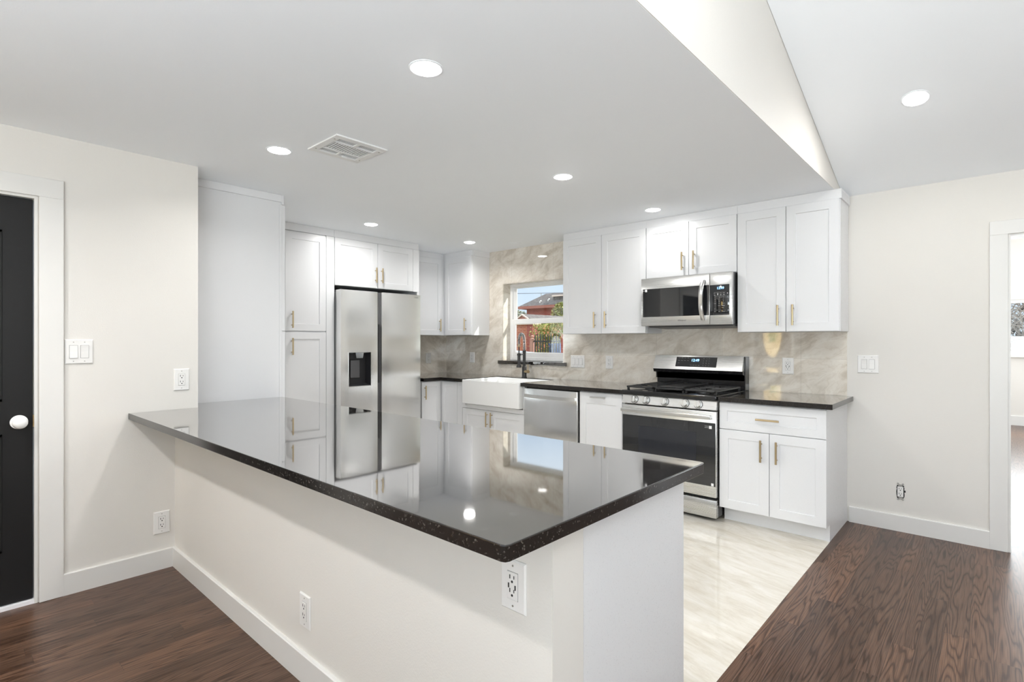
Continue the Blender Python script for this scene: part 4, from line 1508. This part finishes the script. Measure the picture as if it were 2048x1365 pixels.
def outlet(label, loc, rot, w=0.082, h=0.128, usb=False, gfci=False):
    r = plate_root('wall_outlet', label, 'outlet', loc, rot, 'wall outlets and switches')
    bm = NB(); cover(bm, w, h)
    obj('cover_plate', bm, MT['plate'], r, None)
    bm = NB()
    box(bm, -0.0178, 0.0178, -0.0063, -0.004, -0.035, 0.035)
    obj('receptacle_gap_shade', bm, MT['gap'], r, None)
    bm = NB()
    box(bm, -0.0168, 0.0168, -0.0085, -0.004, -0.034, 0.034, 0.001, 1)
    ins = obj('receptacle', bm, MT['plate'], r, None)
    bm = NB()
    for z in (0.0185, -0.0155):
        receptacle_slots(bm, -0.0085, 0.0, z)
    if usb:
        box(bm, -0.0135, -0.0095, -0.0092, -0.0085, -0.006, 0.006)
        box(bm, 0.0085, 0.0125, -0.0092, -0.0085, -0.008, 0.004)
    obj('slots', bm, MT['slot'], ins, None)
    screws(r, (0.0,), (h / 2 - 0.014, -h / 2 + 0.014))
    return r

def switch(label, loc, rot, gangs, w, h=0.128, kinds=None):
    r = plate_root('light_switch', label, 'switch', loc, rot, 'wall outlets and switches')
    bm = NB(); cover(bm, w, h)
    obj('cover_plate', bm, MT['plate'], r, None)
    xs = [(k - (gangs - 1) / 2) * 0.046 for k in range(gangs)]
    for k, x in enumerate(xs):
        bm = NB()
        hh, ww = 0.033, 0.0162
        box(bm, x - ww - 0.0013, x + ww + 0.0013, -0.0064, -0.004, -hh - 0.0013, hh + 0.0013)
        obj('rocker_gap_shade', bm, MT['gap'], r, None)
        bm = NB()
        s = 1 if (kinds or 'ud' * 3)[k] == 'u' else -1
        prism(bm, [(-0.0066, -hh), (-0.0066, hh), (-0.0066 - (0.0012 if s > 0 else 0.005), hh), (-0.0088, 0.0), (-0.0066 - (0.005 if s > 0 else 0.0012), -hh)], 'x', x - ww, x + ww)
        obj('rocker', bm, MT['plate'], r, None)
    screws(r, xs, (h / 2 - 0.014, -h / 2 + 0.014))
    return r
E2 = 0.0005
switch('white double switch plate beside the black door casing', (0.0 + E2, -3.984, 1.260), FACE_X_POS, 2, 0.118, kinds='ud')
outlet('white outlet on the left wall just above the black counter', (0.0 + E2, -3.508, 1.088), FACE_X_POS)
outlet('white outlet low on the left wall near the peninsula corner', (0.0 + E2, -3.609, 0.268), FACE_X_POS)
outlet('white outlet low on the peninsula half wall', (1.599, -3.542 - E2, 0.274), FACE_Y_NEG)
outlet('white USB outlet under the front corner of the peninsula counter', (2.680, -3.542 - E2, 0.706), FACE_Y_NEG, usb=True)
outlet('white outlet on the tile between the fridge and the corner', (XL + TT + E2, -0.305, 1.101), FACE_X_POS)
outlet('white outlet on the tile below the single-door cabinet by the window', (-1.182, -TT - E2, 1.115), FACE_Y_NEG)
switch('white triple switch plate on the tile right of the window', (0.390, -TT - E2, 1.105), FACE_Y_NEG, 3, 0.172, kinds='udu')
outlet('white outlet on the tile left of the gas range', (0.768, -TT - E2, 1.107), FACE_Y_NEG)
outlet('white USB outlet on the tile right of the gas range', (2.380, -TT - E2, 1.121), FACE_Y_NEG, usb=True)
switch('white double switch plate on the wall right of the cabinets', (2.904, -E2, 1.150), FACE_Y_NEG, 2, 0.128, kinds='du')

def bare_outlet():
    r = plate_root('bare_outlet', 'outlet without cover plate in a ragged dark hole low on the wall', 'outlet', (3.092, -0.0005, 0.273), 0.0, 'wall outlets and switches')
    bm = NB()
    rnd = random.Random(3)
    pts = []
    for k in range(40):
        a = 2 * pi * k / 40
        rx, rz = 0.0215 + rnd.uniform(-0.001, 0.003), 0.046 + rnd.uniform(-0.002, 0.004)
        c, s = cos(a), sin(a)
        e = 0.45
        pts.append((rx * math.copysign(abs(c) ** e, c), rz * math.copysign(abs(s) ** e, s)))
    prism(bm, pts, 'y', -0.0012, 0.0)
    box(bm, 0.020, 0.029, -0.0014, -0.0002, -0.002, 0.012, 0.0005, 1)
    tag(obj('wall_hole', bm, MT['slot'], r, None), 'ragged black gap in the drywall')
    bm = NB()
    box(bm, -0.0165, 0.0165, -0.007, -0.001, -0.035, 0.035, 0.001, 1)
    b_ = obj('receptacle', bm, MT['plate'], r, None)
    bm = NB()
    for z in (0.0185, -0.0155):
        receptacle_slots(bm, -0.007, 0.0, z)
    obj('slots', bm, MT['slot'], b_, None)
    for s in (1, -1):
        bm = NB()
        box(bm, -0.012, 0.012, -0.004, -0.0012, s * 0.037, s * 0.050, 0.001, 1)
        for x in (-0.014, 0.014):
            cyl(bm, (x, -0.0042, s * 0.054), (x, -0.001, s * 0.054), 0.006, 12)
        cyl(bm, (0, -0.006, s * 0.043), (0, -0.001, s * 0.043), 0.0032, 12)
        tag(obj('mounting_ear', bm, MT['screw'], r, 40), 'grey metal mounting ear')
bare_outlet()

# ------------------------------------------------------------------ recessed lights and vent
def can(label, x, y, z=ZC, tilt=0.0, lit=True, power=CAN_W, spread=150, group='recessed ceiling lights'):
    r = thing('ceiling_light', label, 'light', (x, y, z), (tilt, 0, 0), group)
    bm = NB()
    lathe(bm, [(0.056, -0.001), (0.058, -0.003), (0.062, -0.0035), (0.067, -0.0015), (0.067, 0.0), (0.056, 0.0), (0.056, -0.001)], (0, 0, 0), 'z', 36)
    obj('trim_ring', bm, MT['ceil'], r, 40)
    bm = NB()
    lathe(bm, [(0, -0.011), (0.022, -0.0105), (0.040, -0.0085), (0.050, -0.0055), (0.0565, -0.0015), (0.0565, 0.0), (0, 0.0)], (0, 0, 0), 'z', 36)
    obj('diffuser', bm, MT['glow'] if lit else MT['ceil'], r, 40)
    if lit:
        l = lamp('ceiling_light_lamp', 'AREA', power, (1.0, 0.985, 0.96))
        l.data.shape = 'DISK'
        l.data.size = 0.11
        l.data.spread = radians(spread)
        l.location = (0, 0, -0.015)
        l.parent = r
    return r
can('lit recessed ceiling light nearest to the camera over the peninsula', 1.942, -3.230)
can('lit recessed ceiling light left of the air vent', 0.641, -3.215, power=CAN_W * 0.7)
can('lit recessed ceiling light in the middle of the ceiling right of the vent', 1.521, -1.781, power=CAN_W * 1.25)
can('lit recessed ceiling light in front of the microwave cabinet', 1.542, -0.605, power=CAN_W * 0.36, spread=170)
can('lit recessed ceiling light above the steel fridge', -0.596, -1.825, power=CAN_W * 0.95, spread=170)
can('lit recessed ceiling light in front of the corner wall cabinets', -0.575, -0.627, power=CAN_W * 0.75, spread=150)
can('unlit white recessed ceiling light above the sink window', -0.254, -0.258, lit=False)
sl = math.atan(SLOPE)
can('lit recessed light in the sloped ceiling on the right', 3.249, -0.852, vault(-0.852), -sl, power=CAN_W * 0.8, spread=178)
# the rest of the same grid of lights, behind the camera
for x, y in ((0.641, -4.92), (1.942, -4.92)):
    can('lit recessed ceiling light in the room behind the camera', x, y, power=CAN_W * 1.75)
for x, y in ((5.4, -0.852), (3.249, -3.1), (5.4, -3.1)):
    can('lit recessed light in the sloped living room ceiling', x, y, vault(y), -sl)

def vent():
    x0, x1, y0, y1 = 0.790, 1.097, -3.126, -2.819
    cx, cy = (x0 + x1) / 2, (y0 + y1) / 2
    r = thing('ceiling_vent', 'white square louvred air vent in the kitchen ceiling', 'vent', (cx, cy, ZC), pi / 2)
    h = (x1 - x0) / 2
    bm = NB()
    i = 0.040
    box(bm, -h, h, -h, -h + i, -0.008, 0, 0.002, 1); box(bm, -h, h, h - i, h, -0.008, 0, 0.002, 1)
    box(bm, -h, -h + i, -h + i, h - i, -0.008, 0, 0.002, 1); box(bm, h - i, h, -h + i, h - i, -0.008, 0, 0.002, 1)
    # inner dividing bars
    for s in (-1, 1):
        box(bm, -h + i, h - i, s * 0.060 - 0.006, s * 0.060 + 0.006, -0.008, -0.001)
        box(bm, -0.008, 0.008, min(s * 0.066, s * (h - i)), max(s * 0.066, s * (h - i)), -0.008, -0.001)
    obj('frame', bm, MT['vent'], r, None)
    bm = NB()
    box(bm, -h + i - 0.004, h - i + 0.004, -h + i - 0.004, h - i + 0.004, -0.0012, 0.0)
    tag(obj('duct_shade', bm, MT['duct_dark'], r, None), 'dark sheet painted as duct shade behind the louvres')
    bm = NB()
    n = 15
    L = 2 * (h - i)
    for k in range(n):          # centre field, slats along y
        x = -h + i + L * (k + 0.5) / n
        box(bm, x - 0.0026, x + 0.0026, -0.054, 0.054, -0.0060, -0.0012)
    for s in (-1, 1):           # outer fields, slats along x
        a0, a1 = 0.066, h - i
        for k in range(5):
            y = s * (a0 + (a1 - a0) * (k + 0.5) / 5)
            box(bm, -h + i, h - i, y - 0.0008, y + 0.0008, -0.0032, -0.0012)
    obj('louvres', bm, MT['vent'], r, None)
    bm = NB()
    for sx in (-1, 1):
        for sy in (-1, 1):
            lathe(bm, [(0, -0.0105), (0.004, -0.0095), (0.005, -0.008)], (sx * (h - 0.020), sy * (h - 0.055), 0), 'z', 14)
    tag(obj('screws', bm, MT['screw'], r, 40), 'four grey screws')
    bm = NB()
    box(bm, 0.020, 0.050, h - 0.060, h - 0.055, -0.018, -0.008, 0.001, 1)
    obj('damper_lever', bm, MT['vent'], r, None)
MT['vent'] = paint('vent_enamel', (0.80, 0.80, 0.80), 0.4)
MT['duct_dark'] = paint('duct_shade_grey', (0.10, 0.10, 0.10), 0.7)  # dark tone stands in for the shade inside the duct
vent()

# ------------------------------------------------------------------ outside
bm = NB()
box(bm, -60, 60, 7.06, 90, -0.35, -0.30)
box(bm, -60, 2.85, 0.17, 7.06, -0.35, -0.30)
box(bm, -60, 60, -40, YB - 0.16, -0.35, -0.30)
box(bm, XR + 0.16, 60, YB - 0.16, 7.06, -0.35, -0.30)
tag(obj('lawn', bm, MT['ground']), None, None, None, 'structure')

def house():
    r = thing('brick_house', 'red brick house with grey hip roof beyond the hedge', 'house', (-19.0, 24.0, -0.3))
    bm = NB()
    box(bm, -1.83, 6.0, 0.0, 1.9, 0.0, 4.0)
    obj('wall', bm, MT['brick'], r, None)
    bm = NB()
    # hip roof
    e0, e1, f0, f1, ze, zr = -2.25, 6.4, -0.45, 2.3, 4.02, 4.95
    b = [bm.verts.new(p) for p in ((e0, f0, ze), (e1, f0, ze), (e1, f1, ze), (e0, f1, ze))]
    t0, t1 = bm.verts.new((e0 + 1.4, 0.92, zr)), bm.verts.new((e1 - 1.4, 0.92, zr))
    bm.faces.new(b[::-1])
    bm.faces.new((b[0], b[1], t1, t0)); bm.faces.new((b[1], b[2], t1)); bm.faces.new((b[2], b[3], t0, t1)); bm.faces.new((b[3], b[0], t0))
    obj('roof', bm, MT['shingle'], r, None)
    bm = NB()
    for a in ((e0, e1, f0 - 0.02, f0 + 0.06, ze - 0.17, ze + 0.02), (e0 - 0.02, e0 + 0.06, f0, f1, ze - 0.17, ze + 0.02)):
        box(bm, *a)
    tag(obj('fascia', bm, MT['fascia'], r, None), 'dark red eaves board')
    for x, y, z in ((-0.55, -0.1, 4.15), (0.05, 0.05, 4.25)):
        bm = NB()
        cyl(bm, (x, y, z), (x, y, z + 0.2), 0.05, 12)
        cyl(bm, (x, y, z + 0.15), (x + 0.1, y, z + 0.24), 0.05, 12)
        tag(obj('vent_pipe', bm, MT['vinyl'], r, 40), 'white roof vent pipe')
    bm = NB()
    cyl(bm, (-1.25, 0.9, 4.6), (-1.25, 0.9, 5.0), 0.03, 8)
    obj('flue', bm, MT['screw'], r, 40)
    # dormer window at the right
    bm = NB()
    box(bm, 0.45, 1.9, 0.1, 1.0, 4.2, 4.62)
    obj('dormer', bm, MT['shingle'], r, None)
    bm = NB()
    box(bm, 0.40, 1.95, 0.0, 1.0, 4.62, 4.72)
    tag(obj('dormer_roof', bm, MT['rake'], r, None), 'pale dormer roof edge')
house()

def garage():
    r = thing('brick_garage', 'small orange brick outbuilding with white gable boards left of the fence', 'outbuilding', (-11.65, 13.0, -0.3))
    bm = NB()
    prism(bm, [(-1.4, 0.0), (0.05, 0.0), (0.05, 2.40), (-0.02, 2.72), (-0.36, 2.55), (-1.4, 2.0)], 'y', 0.05, 3.0)
    box(bm, -0.05, 0.26, 0.02, 3.0, 0.0, 2.35)
    obj('wall', bm, MT['brick_near'], r, None)
    bm = NB()
    box(bm, 0.25, 0.57, -0.02, 0.42, 0.0, 2.33)
    obj('pillar', bm, MT['brick'], r, None)
    bm = NB()
    box(bm, -1.4, 0.62, -0.10, 0.5, 2.33, 2.40)
    tag(obj('fascia', bm, MT['rake'], r, None), 'pale eaves board')
    bm = NB()
    for s in (-1, 1):
        a, b = Vector((0.0, 0, 2.77)), Vector((s * 0.36, 0, 2.57))
        q = [(a.x, a.z + 0.03), (b.x, b.z + 0.03), (b.x, b.z - 0.03), (a.x, a.z - 0.03)]
        prism(bm, q, 'y', -0.08, -0.02)
    tag(obj('gable_board', bm, MT['rake'], r, None), 'pale gable boards')
    bm = NB()
    prism(bm, [(-0.33, 2.55), (0.33, 2.55), (0.0, 2.74)], 'y', 0.0, 2.8)
    obj('gable', bm, MT['fascia'], r, None)
    bm = NB()
    prism(bm, [(0.0, 2.80), (-0.40, 2.60), (-0.40, 2.54), (0.0, 2.74), (0.40, 2.54), (0.40, 2.60)], 'y', -0.019, 3.0)
    tag(obj('roof', bm, MT['shingle'], r, None), 'grey shingle roof')
garage()

def leaf_cloud(bm, rnd, n, fn, size):
    for _ in range(n):
        p = fn(rnd)
        a = Vector((rnd.uniform(-1, 1), rnd.uniform(-1, 1), rnd.uniform(-1, 1))).normalized() * size * rnd.uniform(0.6, 1.3)
        u, _v = frame_of(a)
        u = u * a.length * 0.5
        bm.faces.new([bm.verts.new(p - a), bm.verts.new(p + u), bm.verts.new(p + a), bm.verts.new(p - u)])

rnd = random.Random(11)
r = thing('hedge', 'yellow-green leafy hedge behind the iron fence', 'hedge', (-9.4, 12.3, -0.3))
bm = NB()
leaf_cloud(bm, rnd, 13000, lambda q: Vector((q.uniform(-1.0, 2.4), q.uniform(-0.35, 0.5), q.uniform(0.2, 2.33 + 0.06 * sin(q.random() * 6)))), 0.055)
obj('foliage', bm, MT['leaf'], r, None)
bm = NB()
for k in range(14):
    x = -0.9 + k * 0.24
    tube(bm, [(x, 0.1, 0), (x + 0.05, 0.12, 0.8), (x - 0.03, 0.05, 1.7)], [0.03, 0.022, 0.01], 6)
obj('stems', bm, MT['bark'], r, 60)
# flowering shrub in front of the house, pale tree at the left
def shrub(name, label, cat, loc, n, rx, rz, zc, size, mat, trunk):
    r = thing(name, label, cat, loc)
    bm = NB()
    def f(q):
        while True:
            v = Vector((q.uniform(-1, 1), q.uniform(-1, 1), q.uniform(-1, 1)))
            if v.length < 1:
                return Vector((v.x * rx, v.y * rx, zc + v.z * rz))
    leaf_cloud(bm, rnd, n, f, size)
    obj('foliage', bm, mat, r, None)
    bm = NB()
    tube(bm, [(0, 0, 0), (0.05, 0, trunk * 0.6), (0, 0.05, trunk)], [0.08, 0.06, 0.03], 8)
    for k in range(6):
        a = k * pi / 3
        tube(bm, [(0, 0.03, trunk * 0.7), (rx * 0.4 * cos(a), rx * 0.4 * sin(a), zc), (rx * 0.8 * cos(a), rx * 0.8 * sin(a), zc + rz * 0.6)], [0.03, 0.02, 0.008], 6)
    obj('trunk', bm, MT['bark'], r, 60)
shrub('tall_shrub', 'tall pale yellow-green shrub in front of the brick house', 'shrub', (-13.25, 18.0, -0.3), 2600, 0.65, 0.95, 2.75, 0.075, MT['leaf'], 2.4)
shrub('garden_tree', 'distant grey-green tree left of the brick house', 'tree', (-25.5, 28.0, -0.3), 2500, 1.6, 1.2, 3.0, 0.12, MT['leaf2'], 2.6)

# iron fence
r = thing('iron_fence', 'black iron picket fence in front of the hedge', 'fence', (-8.45, 10.0, -0.3))
for k in range(10):
    bm = NB()
    x = -0.02 + k * 0.118
    box(bm, x - 0.016, x + 0.016, -0.012, 0.012, 0.0, 1.78)
    prism(bm, [(x - 0.016, 1.78), (x + 0.016, 1.78), (x, 1.86)], 'y', -0.010, 0.010)
    obj('picket', bm, MT['fence'], r, None)
for z in (1.585, 0.35):
    bm = NB()
    box(bm, -0.083, 1.10, -0.020, 0.020, z, z + 0.045)
    obj('rail', bm, MT['fence'], r, None)
def post(label, x, y, mat):
    r = thing('brick_post', label, 'post', (x, y, -0.3), 0, None)
    bm = NB(); box(bm, -0.065, 0.065, -0.065, 0.065, 0, 1.66)
    obj('shaft', bm, mat, r, None)
    bm = NB()
    lathe(bm, [(0, 0), (0.085, 0.0), (0.085, 0.03), (0.04, 0.05), (0.03, 0.07), (0.055, 0.11), (0.04, 0.15), (0, 0.17)], (0, 0, 1.66), 'z', 16)
    obj('finial', bm, mat, r, 40)
post('pinkish brick post at the left end of the iron fence', -8.60, 10.0, MT['pinkbrick'])
post('red brick post at the right end of the iron fence', -7.22, 10.0, MT['brick'])
bm = NB()
r = thing('wheelie_bin', 'blue plastic bin behind the iron fence', 'bin', (-7.95, 10.6, -0.3))
prism(bm, [(-0.16, 0.06), (0.16, 0.06), (0.20, 1.45), (-0.20, 1.45)], 'y', -0.2, 0.2)
obj('body', bm, MT['bin'], r, None)
bm = NB(); box(bm, -0.22, 0.22, -0.23, 0.22, 1.45, 1.53, 0.015, 2)
obj('lid', bm, MT['bin'], r)
bm = NB()
prism(bm, [(-5.4, 1.08), (-3.3, 0.955), (-3.3, -0.3), (-5.4, -0.3)], 'y', 5.0, 5.5)
tag(obj('garden_ledge', bm, MT['ledge']), 'grey-blue sloping ledge just outside the kitchen window', 'ledge')
bm = NB()
tube(bm, [(-30, 16.4, 4.55), (-22, 16.3, 4.15), (-14.7, 16.2, 3.78), (-11.8, 16.0, 3.63), (-2, 16, 3.6)], 0.012, 6)
tag(obj('power_line', bm, MT['fence']), 'thin dark power line crossing the sky in the kitchen window', 'cable')
r = thing('utility_pole', 'wooden utility pole carrying the power line', 'pole', (-30, 16.4, -0.3))
bm = NB(); cyl(bm, (0, 0, 0), (0, 0, 4.83), 0.12, 12)
obj('shaft', bm, MT['bark'], r, 40)
r = thing('utility_pole', 'second wooden utility pole carrying the power line', 'pole', (-2, 16, -0.3))
bm = NB(); cyl(bm, (0, 0, 0), (0, 0, 3.88), 0.12, 12)
obj('shaft', bm, MT['bark'], r, 40)

# bare thicket beyond the far window
rnd = random.Random(5)
r = thing('bare_thicket', 'tangle of bare twigs coloured pale by strong light outside the far window', 'shrub', (4.3, 8.4, -0.3))
bm = NB()
for k in range(1100):
    x, z = rnd.uniform(-1.0, 1.2), rnd.uniform(0.9, 2.6)
    y = rnd.uniform(-0.35, 0.5)
    a = rnd.choice((rnd.gauss(0.9, 0.35), rnd.gauss(2.3, 0.4)))
    L = rnd.uniform(0.25, 0.75)
    d = Vector((cos(a), rnd.uniform(-0.3, 0.3), sin(a)))
    p = Vector((x, y, z))
    tube(bm, [p, p + d * L * 0.5 + Vector((rnd.uniform(-.04, .04), 0, rnd.uniform(-.04, .04))), p + d * L], [0.008, 0.006, 0.003], 5)
tag(obj('twigs', bm, MT['bark'], r, 60), None, None, None, 'stuff')
bm = NB()
leaf_cloud(bm, rnd, 1800, lambda q: Vector((q.uniform(-1.2, 1.6), q.uniform(0.6, 1.0), q.uniform(0.2, 2.8))), 0.09)
tag(obj('dead_leaves', bm, MT['leaf3'], r, None), 'grey-brown dead leaves', None, None, 'stuff')
bm = NB()
for k in range(9):
    x = -1.5 + k * 0.44
    tube(bm, [(x, 0.1, 0), (x + rnd.uniform(-.1, .1), 0.1, 1.1), (x + rnd.uniform(-.3, .3), 0.1, 2.4)], [0.035, 0.025, 0.012], 6)
obj('stems', bm, MT['bark'], r, 60)
